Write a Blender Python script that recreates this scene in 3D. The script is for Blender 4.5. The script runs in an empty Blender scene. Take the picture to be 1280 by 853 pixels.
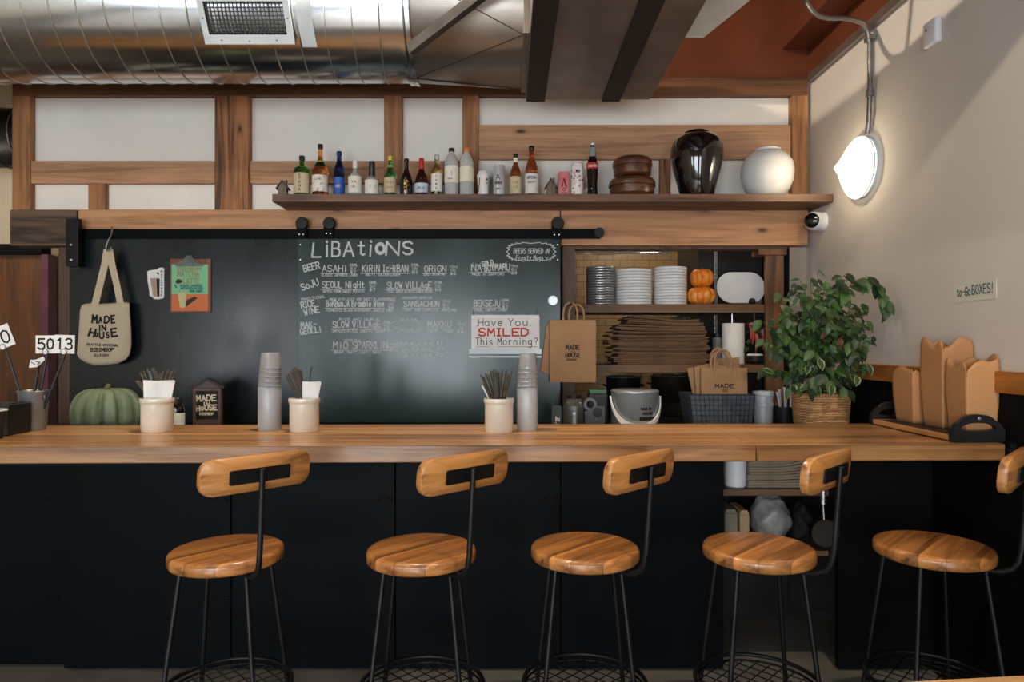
import bpy, bmesh, math, random
from mathutils import Vector, Matrix
random.seed(7)
R = math.radians
SC = bpy.context.scene
COL = SC.collection

# ---------------------------------------------------------------- camera
F, PX, PY, EYE = 853.0, 637.0, 430.0, 1.44        # focal length (px), vanishing point (px), eye height (m)
cam_data = bpy.data.cameras.new('camera')
cam_data.sensor_width = 36.0
cam_data.lens = 36.0 * F / 1280.0
cam_data.shift_x = (640 - PX) / 1280.0
cam_data.shift_y = (PY - 426.5) / 1280.0
cam_data.clip_start = 0.02
cam = bpy.data.objects.new('camera', cam_data)
COL.objects.link(cam)
cam.location = (0, 0, EYE)
cam.rotation_euler = (math.pi / 2, 0, 0)
SC.camera = cam

# ---------------------------------------------------------------- colour management, world, daylight
SC.view_settings.view_transform = 'Standard'
SC.view_settings.look = 'None'
SC.view_settings.gamma = 1.0
SC.view_settings.use_curve_mapping = False
SC.view_settings.exposure = 0.62
SC.cycles.use_denoising = True
SC.cycles.max_bounces = 8
SC.cycles.sample_clamp_indirect = 6.0
SC.cycles.caustics_reflective = False
SC.cycles.caustics_refractive = False

def lin(c):
    return tuple(((v / 255) / 12.92 if v / 255 <= 0.04045 else ((v / 255 + 0.055) / 1.055) ** 2.4) for v in c)

world = bpy.data.worlds.new('world')
SC.world = world
world.use_nodes = True
world.node_tree.nodes['Background'].inputs[0].default_value = (0.6, 0.7, 0.85, 1)
world.node_tree.nodes['Background'].inputs[1].default_value = 0.8

def area(name, loc, rot, sx, sy, power, col):
    l = bpy.data.lights.new(name, 'AREA')
    l.shape = 'RECTANGLE'; l.size = sx; l.size_y = sy; l.energy = power; l.color = col
    o = bpy.data.objects.new(name, l); COL.objects.link(o)
    o.location = loc; o.rotation_euler = rot
    return o

FRONT = -3.4      # street front of the room, behind the camera
# daylight standing in the three shop-front window openings, facing into the room (+Y)
area('daylight', (-4.2, FRONT + 0.12, 1.3), (R(90), 0, 0), 1.3, 1.6, 46, (0.86, 0.94, 1.0))
area('daylight', (-1.35, FRONT + 0.12, 1.3), (R(90), 0, 0), 2.1, 1.6, 98, (0.86, 0.94, 1.0))
area('daylight', (1.1, FRONT + 0.12, 1.3), (R(90), 0, 0), 0.9, 1.6, 34, (0.86, 0.94, 1.0))

sun_d = bpy.data.lights.new('sun', 'SUN'); sun_d.energy = 12.0; sun_d.color = (1.0, 0.95, 0.88); sun_d.angle = R(0.6)
sun_o = bpy.data.objects.new('sun', sun_d); COL.objects.link(sun_o); sun_o.location = (-2, -9, 5)
sun_o.rotation_euler = (R(90 - 25), 0, R(-6))      # low sun through the shop front, falling on the floor behind the viewer

def point(name, loc, power, col, rad=0.05):
    l = bpy.data.lights.new(name, 'POINT')
    l.energy = power; l.color = col; l.shadow_soft_size = rad
    o = bpy.data.objects.new(name, l); COL.objects.link(o); o.location = loc
    return o

WARM = (1.0, 0.85, 0.66)
LAMPS = [((-0.62, 2.75, 3.93), 150, 'upper'), ((1.15, 0.75, 3.69), 95, 'spot'), ((-1.9, 0.7, 3.9), 60, 'room'), ((1.05, 5.0, 2.55), 7, 'kitchen'), ((-4.0, 4.6, 2.6), 9, 'hall')]

def spot(name, loc, power, col, angle, rad=0.02):
    l = bpy.data.lights.new(name, 'SPOT')
    l.energy = power; l.color = col; l.shadow_soft_size = rad; l.spot_size = math.radians(angle); l.spot_blend = 0.02
    o = bpy.data.objects.new(name, l); COL.objects.link(o); o.location = loc
    return o

# ---------------------------------------------------------------- helpers
WL = {}                     # world position of each object's origin

def at(x, y, D):
    return Vector(((x - PX) * D / F, D, EYE + (PY - y) * D / F))

def B():
    return bmesh.new()

def box(bm, x0, x1, y0, y1, z0, z1, bev=0.0, seg=2):
    vs = [bm.verts.new((x, y, z)) for x in (x0, x1) for y in (y0, y1) for z in (z0, z1)]
    fs = []
    for q in ((0, 1, 3, 2), (4, 6, 7, 5), (0, 4, 5, 1), (2, 3, 7, 6), (0, 2, 6, 4), (1, 5, 7, 3)):
        fs.append(bm.faces.new([vs[i] for i in q]))
    if bev > 0:
        es = list({e for f in fs for e in f.edges})
        bmesh.ops.bevel(bm, geom=es, offset=bev, segments=seg, affect='EDGES', profile=0.5)

def pbox(bm, x0, x1, y0, y1, D, depth, bev=0.003):
    a = at(x0, y1, D); b = at(x1, y0, D)
    box(bm, a.x, b.x, D, D + depth, a.z, b.z, bev)

def tube(bm, pts, r, n=8, closed=False, caps=True, r_fn=None):
    pts = [Vector(p) for p in pts]
    m = len(pts)
    rings = []
    up = None
    for i, p in enumerate(pts):
        if closed:
            t = (pts[(i + 1) % m] - pts[i - 1]).normalized()
        else:
            t = (pts[min(i + 1, m - 1)] - pts[max(i - 1, 0)]).normalized()
        if up is None:
            up = Vector((0, 0, 1)) if abs(t.z) < 0.9 else Vector((1, 0, 0))
        s = t.cross(up).normalized()
        up = s.cross(t).normalized()
        rr = r_fn(i / max(1, m - 1)) if r_fn else r
        rings.append([bm.verts.new(p + s * rr * math.cos(2 * math.pi * k / n) + up * rr * math.sin(2 * math.pi * k / n)) for k in range(n)])
    for i in range(m if closed else m - 1):
        a, b = rings[i], rings[(i + 1) % m]
        for k in range(n):
            bm.faces.new((a[k], a[(k + 1) % n], b[(k + 1) % n], b[k]))
    if caps and not closed:
        bm.faces.new(rings[0][::-1]); bm.faces.new(rings[-1])

def lathe(bm, prof, c=(0, 0, 0), n=32, a0=0.0, a1=2 * math.pi, rfn=None, axis='Z', cap0=True, cap1=True):
    full = abs(a1 - a0 - 2 * math.pi) < 1e-6
    c = Vector(c)
    rings = []
    cnt = n if full else n + 1
    for r, z in prof:
        ring = []
        for k in range(cnt):
            a = a0 + (a1 - a0) * k / n
            rr = r * (rfn(a, z) if rfn else 1)
            v = Vector((rr * math.cos(a), rr * math.sin(a), z))
            if axis == 'X': v = Vector((v.z, v.x, v.y))
            if axis == 'Y': v = Vector((v.x, v.z, v.y))
            ring.append(bm.verts.new(c + v))
        rings.append(ring)
    for a, b in zip(rings, rings[1:]):
        for k in range(n if full else n):
            k2 = (k + 1) % cnt
            bm.faces.new((a[k], a[k2], b[k2], b[k]))
    if full:
        if cap0 and prof[0][0] > 1e-5: bm.faces.new(rings[0][::-1])
        if cap1 and prof[-1][0] > 1e-5: bm.faces.new(rings[-1])

def prism(bm, poly, y0, y1, fn=None):
    """poly of (x, z) drawn out from depth y0 to y1"""
    a = [bm.verts.new((x, y0, z)) for x, z in poly]
    b = [bm.verts.new((x, y1, z)) for x, z in poly]
    bm.faces.new(a); bm.faces.new(b[::-1])
    n = len(poly)
    for k in range(n):
        bm.faces.new((a[k], b[k], b[(k + 1) % n], a[(k + 1) % n]))

def pprism(bm, ppts, D, depth):
    prism(bm, [(at(x, y, D).x, at(x, y, D).z) for x, y in ppts], D, D + depth)

def rrect(w, h, r, seg=6):
    out = []
    for cx, cz, a in ((w / 2 - r, h / 2 - r, 0), (-w / 2 + r, h / 2 - r, 90), (-w / 2 + r, -h / 2 + r, 180), (w / 2 - r, -h / 2 + r, 270)):
        for k in range(seg + 1):
            t = R(a + 90 * k / seg)
            out.append((cx + r * math.cos(t), cz + r * math.sin(t)))
    return out

def quads(bm, pts):
    return bm.faces.new([bm.verts.new(p) for p in pts])

def finish(bm, name, mats, smooth=30):
    bmesh.ops.remove_doubles(bm, verts=bm.verts, dist=1e-6)
    bmesh.ops.recalc_face_normals(bm, faces=bm.faces)
    me = bpy.data.meshes.new(name)
    bm.to_mesh(me); bm.free()
    for m in (mats if isinstance(mats, (list, tuple)) else [mats]):
        me.materials.append(m)
    if smooth:
        for p in me.polygons: p.use_smooth = True
        me.set_sharp_from_angle(angle=R(smooth))
    return me

def islands(bm):
    bm.verts.ensure_lookup_table(); seen = set(); out = []
    for v in bm.verts:
        if v in seen: continue
        st = [v]; seen.add(v); grp = []
        while st:
            a = st.pop(); grp.append(a)
            for e in a.link_edges:
                w = e.other_vert(a)
                if w not in seen: seen.add(w); st.append(w)
        out.append(grp)
    return out

def each(name, bm, mats, parent, smooth=30):
    """every loose piece of bm becomes a part of its own"""
    for grp in islands(bm):
        b2 = B(); mp = {v: b2.verts.new(v.co) for v in grp}
        for f in {f for v in grp for f in v.link_faces}: b2.faces.new([mp[v] for v in f.verts])
        obj(name, b2, mats, parent, smooth)
    bm.free()

def obj(name, bm, mats, parent=None, smooth=30, local=False):
    """one mesh object; bm is in world coordinates unless local"""
    if parent is None:
        if local: base = Vector((0, 0, 0))
        else:
            xs = [v.co.x for v in bm.verts]; ys = [v.co.y for v in bm.verts]; zs = [v.co.z for v in bm.verts]
            base = Vector(((min(xs) + max(xs)) / 2, (min(ys) + max(ys)) / 2, min(zs)))
    else:
        base = WL[parent.name]
    if not local:
        bmesh.ops.translate(bm, vec=-base, verts=bm.verts)
    me = finish(bm, name, mats, smooth)
    o = bpy.data.objects.new(name, me); COL.objects.link(o)
    if smooth == 30:
        wn = o.modifiers.new('normals', 'WEIGHTED_NORMAL'); wn.keep_sharp = True; wn.weight = 90
    if parent is None: o.location = base
    else: o.parent = parent
    WL[o.name] = base if not local else (base if parent is None else WL[parent.name])
    return o

def tag(o, label=None, cat=None, group=None, kind=None):
    if label: o['label'] = label
    if cat: o['category'] = cat
    if group: o['group'] = group
    if kind: o['kind'] = kind
    return o

def thing(name, label, cat, loc, group=None, rz=0.0):
    o = bpy.data.objects.new(name, None); COL.objects.link(o)
    o.empty_display_size = 0.05
    o.location = loc; o.rotation_euler = (0, 0, rz)
    WL[o.name] = Vector(loc)
    return tag(o, label, cat, group)

def struct(name, bm, m, smooth=30):
    return tag(obj(name, bm, m, smooth=smooth), kind='structure')

def dup(root, loc, rz=None, label=None, group=None):
    r = root.copy(); COL.objects.link(r); r.location = loc
    if rz is not None: r.rotation_euler = (0, 0, rz)
    if label: r['label'] = label
    if group: r['group'] = group
    for ch in list(root.children):
        c = ch.copy(); COL.objects.link(c); c.parent = r
        for g in list(ch.children):
            d = g.copy(); COL.objects.link(d); d.parent = c
    return r

# ---------------------------------------------------------------- materials
class NT:
    def __init__(s, name):
        s.m = bpy.data.materials.new(name); s.m.use_nodes = True
        s.t = s.m.node_tree; s.b = s.t.nodes['Principled BSDF']
    def n(s, typ, **kw):
        x = s.t.nodes.new(typ)
        for k, v in kw.items(): setattr(x, k, v)
        return x
    def l(s, a, b): s.t.links.new(a, b)
    def math(s, op, a, b=None):
        x = s.n('ShaderNodeMath', operation=op)
        for i, v in enumerate((a, b)):
            if v is None: continue
            if hasattr(v, 'type'): s.l(v, x.inputs[i])
            else: x.inputs[i].default_value = v
        return x.outputs[0]
    def ramp(s, fac, stops):
        x = s.n('ShaderNodeValToRGB'); e = x.color_ramp.elements
        while len(e) < len(stops): e.new(0.5)
        for k, (p, c) in enumerate(stops):
            e[k].position = p; e[k].color = (*c, 1) if len(c) == 3 else c
        s.l(fac, x.inputs[0]); return x.outputs[0]
    def mix(s, fac, a, b, mode='MIX'):
        x = s.n('ShaderNodeMix', data_type='RGBA', blend_type=mode)
        for i, v in ((0, fac), (6, a), (7, b)):
            if hasattr(v, 'type'): s.l(v, x.inputs[i])
            elif i == 0: x.inputs[0].default_value = v
            else: x.inputs[i].default_value = (*v, 1)
        return x.outputs[2]
    def coords(s, scale=(1, 1, 1), kind='Object', rot=(0, 0, 0)):
        tc = s.n('ShaderNodeTexCoord'); mp = s.n('ShaderNodeMapping')
        mp.inputs['Scale'].default_value = scale; mp.inputs['Rotation'].default_value = rot
        s.l(tc.outputs[kind], mp.inputs[0]); return mp.outputs[0]
    def noise(s, vec, scale, detail=4, dist=0.0, rough=0.55):
        x = s.n('ShaderNodeTexNoise'); x.inputs['Scale'].default_value = scale
        x.inputs['Detail'].default_value = detail; x.inputs['Distortion'].default_value = dist
        x.inputs['Roughness'].default_value = rough
        s.l(vec, x.inputs['Vector']); return x.outputs['Fac']
    def bump(s, h, strength, dist=0.01):
        x = s.n('ShaderNodeBump'); x.inputs['Strength'].default_value = strength; x.inputs['Distance'].default_value = dist
        s.l(h, x.inputs['Height']); s.l(x.outputs[0], s.b.inputs['Normal'])
    def set(s, **kw):
        for k, v in kw.items(): s.b.inputs[k.replace('_', ' ')].default_value = v

def pm(name, c1, c2=None, scale=9, rough=0.5, metal=0.0, bump=0.0, stretch=(1, 1, 1), trans=0.0, coat=0.0, ior=1.45, rvar=0.12, emit=0.0, spec=0.5):
    t = NT(name)
    c1 = lin(c1); c2 = lin(c2) if c2 else tuple(v * 0.82 for v in c1)
    v = t.coords(stretch)
    nz = t.noise(v, scale, 5)
    col = t.ramp(nz, [(0.3, c2), (0.7, c1)])
    t.l(col, t.b.inputs['Base Color'])
    if rvar:
        rr = t.math('ADD', t.math('MULTIPLY', nz, rvar), rough - rvar / 2)
        t.l(rr, t.b.inputs['Roughness'])
    else: t.set(Roughness=rough)
    t.set(Metallic=metal, IOR=ior)
    t.b.inputs['Specular IOR Level'].default_value = spec
    t.b.inputs['Transmission Weight'].default_value = trans
    t.b.inputs['Coat Weight'].default_value = coat
    if bump: t.bump(nz, bump)
    if emit:
        t.l(col, t.b.inputs['Emission Color']); t.b.inputs['Emission Strength'].default_value = emit
    return t.m

def wood(name, light, dark, axis='X', plank=0.0, across='Y', rough=0.42, coat=0.0, knots=True, var=0.35, fine=1.0, contrast=1.0, scale=1.0, streak=0.45, seam=0.75):
    """long-grained timber; optional glued boards of width `plank` laid across axis `across`"""
    t = NT(name)
    L, Dk = lin(light), lin(dark)
    tc = t.n('ShaderNodeTexCoord'); sp = t.n('ShaderNodeSeparateXYZ'); t.l(tc.outputs['Object'], sp.inputs[0])
    ax = {'X': 0, 'Y': 1, 'Z': 2}
    g = sp.outputs[ax[axis]]
    base = tc.outputs['Object']
    pv = None
    if plank:
        idx = t.math('FLOOR', t.math('DIVIDE', sp.outputs[ax[across]], plank))
        wn = t.n('ShaderNodeTexWhiteNoise', noise_dimensions='1D'); t.l(idx, wn.inputs['W']); pv = wn.outputs['Value']
        off = t.n('ShaderNodeVectorMath', operation='ADD'); cb = t.n('ShaderNodeCombineXYZ')
        o10 = t.math('MULTIPLY', pv, 10.0)
        for k in range(3): t.l(o10, cb.inputs[k])
        t.l(base, off.inputs[0]); t.l(cb.outputs[0], off.inputs[1]); base = off.outputs[0]
    mp = t.n('ShaderNodeMapping'); s = [14.0 * scale] * 3; s[ax[axis]] = 1.1 * scale
    mp.inputs['Scale'].default_value = s; t.l(base, mp.inputs[0])
    n1 = t.noise(mp.outputs[0], 1.0, 5, 0.9)
    mp2 = t.n('ShaderNodeMapping'); s2 = [90.0 * scale] * 3; s2[ax[axis]] = 2.5 * scale
    mp2.inputs['Scale'].default_value = s2; t.l(base, mp2.inputs[0])
    n2 = t.noise(mp2.outputs[0], 1.0, 4, 0.2)
    f = t.math('ADD', t.math('MULTIPLY', n1, 0.75), t.math('MULTIPLY', n2, 0.25 * fine))
    mid = tuple(a * 0.55 + b * 0.45 for a, b in zip(L, Dk))
    h = 0.16 / contrast
    col = t.ramp(f, [(0.5 - h, Dk), (0.5 - h * 0.25, mid), (0.5 + h * 0.5, L), (0.5 + h * 1.6, tuple(min(1, v * 1.12) for v in L))])
    ms = t.n('ShaderNodeMapping'); s4 = [34.0 * scale] * 3; s4[ax[axis]] = 1.5 * scale
    ms.inputs['Scale'].default_value = s4; t.l(base, ms.inputs[0])
    n3 = t.noise(ms.outputs[0], 1.0, 3, 0.5)
    sf = t.ramp(n3, [(0.60, (0, 0, 0)), (0.74, (streak, streak, streak))])
    col = t.mix(sf, col, tuple(v * 0.35 for v in Dk))
    if pv is not None:
        m = t.math('ADD', t.math('MULTIPLY', pv, var), 1 - var * 0.6)
        fr = t.math('FRACT', t.math('DIVIDE', sp.outputs[ax[across]], plank))
        sm = t.math('MULTIPLY', t.math('LESS_THAN', fr, 0.0016 / plank), seam)
        col = t.mix(sm, col, tuple(v * 0.3 for v in Dk))
        hs = t.n('ShaderNodeHueSaturation'); t.l(m, hs.inputs['Value']); t.l(col, hs.inputs['Color']); col = hs.outputs[0]
    if knots:
        mk = t.n('ShaderNodeMapping'); s3 = [5.0 * scale] * 3; s3[ax[axis]] = 2.2 * scale
        mk.inputs['Scale'].default_value = s3; t.l(base, mk.inputs[0])
        vo = t.n('ShaderNodeTexVoronoi'); vo.inputs['Scale'].default_value = 1.0; t.l(mk.outputs[0], vo.inputs['Vector'])
        wob = t.math('ADD', vo.outputs['Distance'], t.math('MULTIPLY', t.math('SUBTRACT', n2, 0.5), 0.06))
        kf = t.ramp(wob, [(0.035, (1, 1, 1)), (0.085, (0.25, 0.25, 0.25)), (0.16, (0, 0, 0))])
        col = t.mix(kf, col, tuple(v * 0.25 for v in Dk))
    t.l(col, t.b.inputs['Base Color'])
    t.l(t.math('ADD', t.math('MULTIPLY', n2, 0.2), rough - 0.1), t.b.inputs['Roughness'])
    t.b.inputs['Coat Weight'].default_value = coat
    t.b.inputs['Coat Roughness'].default_value = 0.15
    t.bump(n2, 0.12, 0.004)
    return t.m

M = {}
def build_materials():
    M['plaster'] = pm('plaster', (243, 237, 229), (234, 228, 219), 2.5, 0.85, bump=0.05)
    M['wall_paint'] = pm('wall_paint', (206, 199, 192), (199, 192, 185), 1.6, 0.8, bump=0.03)
    M['pale_wall'] = pm('pale_wall', (205, 190, 165), (196, 180, 155), 1.6, 0.8)
    M['ceiling'] = pm('ceiling_paint', (70, 55, 45), (55, 42, 35), 2, 0.85)
    M['floor'] = pm('floor_concrete', (128, 122, 114), (98, 93, 87), 5, 0.5, bump=0.04)
    M['red_brown'] = pm('red_brown_paint', (104, 52, 28), (88, 43, 23), 4, 0.5, bump=0.04)
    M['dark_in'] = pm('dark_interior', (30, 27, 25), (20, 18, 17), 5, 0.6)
    M['dark_red'] = pm('dark_red_paint', (44, 18, 18), (30, 12, 13), 4, 0.6)
    M['black_steel'] = pm('black_steel', (9, 13, 17), (5, 8, 10), 3.5, 0.55, metal=0.0, bump=0.01, spec=0.08)
    M['panel_steel'] = pm('panel_steel', (24, 34, 40), (15, 22, 27), 3.2, 0.24, metal=0.0, rvar=0.2, stretch=(1, 1, .35), ior=1.43)
    M['chalkboard'] = pm('chalkboard_steel', (36, 58, 56), (25, 42, 42), 3.4, 0.24, metal=0.0, rvar=0.2, stretch=(1, 1, 0.35), ior=1.43)
    M['pail_steel'] = pm('pail_steel', (176, 180, 184), (150, 154, 158), 5, 0.32, metal=0.6, stretch=(1, 1, .2))
    M['iron'] = pm('black_iron', (28, 29, 31), (20, 21, 22), 20, 0.45, metal=0.5)
    M['black_paint'] = pm('black_wainscot', (11, 10, 11), (7, 7, 7), 5, 0.65, spec=.12)
    M['chalk'] = pm('chalk', (214, 220, 220), (160, 168, 168), 160, 0.9)
    M['ink'] = pm('black_ink', (22, 20, 20), (14, 13, 13), 40, 0.8)
    M['red_ink'] = pm('red_ink', (196, 52, 42), (176, 44, 36), 40, 0.7)
    M['teal_ink'] = pm('teal_ink', (28, 84, 104), (20, 66, 86), 40, 0.7)
    M['tl_h'] = wood('timber_brown', (198, 150, 112), (140, 98, 68), 'X', rough=0.6, contrast=0.9)
    M['tl_v'] = wood('timber_brown_upright', (178, 122, 76), (112, 72, 42), 'Z', rough=0.6)
    M['tl_old'] = wood('timber_old_upright', (170, 112, 66), (76, 46, 27), 'Z', rough=0.6, contrast=1.5)
    M['tl_beam'] = wood('timber_beam', (196, 144, 102), (134, 90, 58), 'X', rough=0.55, contrast=0.9)
    M['tl_top'] = wood('timber_dark', (112, 72, 42), (62, 38, 22), 'X', rough=0.6)
    M['char'] = wood('charred_timber', (106, 82, 62), (24, 20, 18), 'X', rough=0.7, contrast=1.6, scale=.7)
    M['shelf'] = wood('shelf_timber', (118, 82, 58), (52, 34, 25), 'X', rough=0.5, contrast=1.2, streak=.8)
    M['kshelf'] = wood('kitchen_shelf_timber', (112, 80, 54), (62, 41, 27), 'X', rough=0.6)
    M['kpost'] = wood('kitchen_post_timber', (122, 80, 48), (62, 38, 22), 'Z', rough=0.6)
    M['jamb'] = wood('jamb_timber', (96, 68, 52), (56, 38, 30), 'Z', rough=0.6)
    M['bar'] = wood('bar_timber', (190, 140, 90), (126, 82, 44), 'X', plank=0.155, across='Y', rough=0.34, coat=0.2, var=0.4, contrast=1.1, streak=.6)
    M['seat'] = wood('stool_timber', (194, 130, 70), (104, 60, 28), 'Y', plank=0.075, across='X', rough=0.34, coat=0.3, var=0.6, knots=True, contrast=1.0, streak=.75)
    M['backrest'] = wood('backrest_timber', (206, 138, 70), (140, 84, 38), 'X', rough=0.36, coat=0.25)
    M['trim_wood'] = wood('wall_strip_timber', (176, 112, 46), (104, 58, 20), 'Y', rough=0.45)
    M['door_wood'] = wood('door_timber', (110, 66, 28), (58, 32, 14), 'Z', rough=0.5, contrast=0.8)
    M['purple'] = pm('purple_paint', (110, 58, 76), (92, 46, 62), 6, 0.5)
    M['galv'] = galv()
    M['galv_flat'] = pm('duct_sheet', (158, 150, 142), (132, 124, 117), 4, 0.36, metal=0.85, bump=0.01)
    M['duct_band'] = pm('duct_band', (48, 42, 38), (38, 33, 30), 6, 0.55, metal=0.3)
    M['seam'] = pm('duct_seam', (205, 200, 192), (170, 165, 158), 30, 0.35, metal=0.9)
    M['white_metal'] = pm('white_metal', (214, 222, 226), (198, 206, 210), 8, 0.4)
    M['conduit'] = pm('conduit_steel', (150, 148, 146), (118, 116, 114), 25, 0.38, metal=0.8)
    M['steel'] = pm('stainless', (190, 192, 194), (160, 162, 164), 12, 0.26, metal=0.88, stretch=(1, 1, 6))
    M['cream'] = pm('cream_glaze', (222, 213, 198), (212, 203, 187), 6, 0.25, coat=0.4)
    M['paper'] = pm('white_paper', (232, 230, 228), (220, 218, 216), 14, 0.9)
    M['kraft'] = pm('kraft_paper', (160, 124, 90), (147, 112, 79), 7, 0.85, bump=0.04)
    M['kraft_dk'] = pm('kraft_paper_dark', (112, 84, 60), (80, 58, 40), 9, 0.85, bump=0.05)
    M['kraft_box'] = pm('kraft_board', (180, 131, 86), (168, 120, 77), 5, 0.8)
    M['canvas'] = pm('canvas', (200, 186, 160), (186, 171, 145), 120, 0.95, bump=0.15)
    M['black_plastic'] = pm('black_plastic', (26, 26, 28), (20, 20, 22), 10, 0.45)
    M['white_plastic'] = pm('white_plastic', (225, 226, 228), (214, 215, 217), 10, 0.4)
    M['blade'] = pm('grey_blade', (74, 72, 69), (60, 58, 55), 20, .5)
    M['stick'] = pm('dark_chopstick_wood', (98, 88, 77), (56, 49, 43), 60, 0.55)
    M['stick_teal'] = pm('teal_stick', (74, 122, 122), (58, 100, 100), 60, 0.5)

def galv():
    t = NT('galvanised_spiral_duct')
    v = t.coords((1, 1, 1))
    vo = t.n('ShaderNodeTexVoronoi'); vo.inputs['Scale'].default_value = 38; t.l(v, vo.inputs['Vector'])
    n1 = t.noise(t.coords((1, 5, 5)), 3.0, 5, 0.4)
    g = t.math('ADD', t.math('MULTIPLY', vo.outputs['Color'], 0.06), 0.58)
    cb = t.n('ShaderNodeCombineColor')
    for k, f in enumerate((.94, 1.0, 1.08)): t.l(t.math('MULTIPLY', g, f), cb.inputs[k])
    t.l(cb.outputs[0], t.b.inputs['Base Color'])
    t.set(Metallic=1.0)
    t.l(t.math('ADD', t.math('MULTIPLY', n1, 0.16), 0.11), t.b.inputs['Roughness'])
    return t.m

def glass(name, c, rough=0.03, trans=1.0, ior=1.45):
    t = NT(name)
    nz = t.noise(t.coords(), 30, 2)
    c = lin(c)
    t.l(t.ramp(nz, [(0.3, tuple(v * 0.94 for v in c)), (0.7, c)]), t.b.inputs['Base Color'])
    t.set(Roughness=rough, IOR=ior)
    t.b.inputs['Transmission Weight'].default_value = trans
    return t.m

build_materials()
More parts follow.
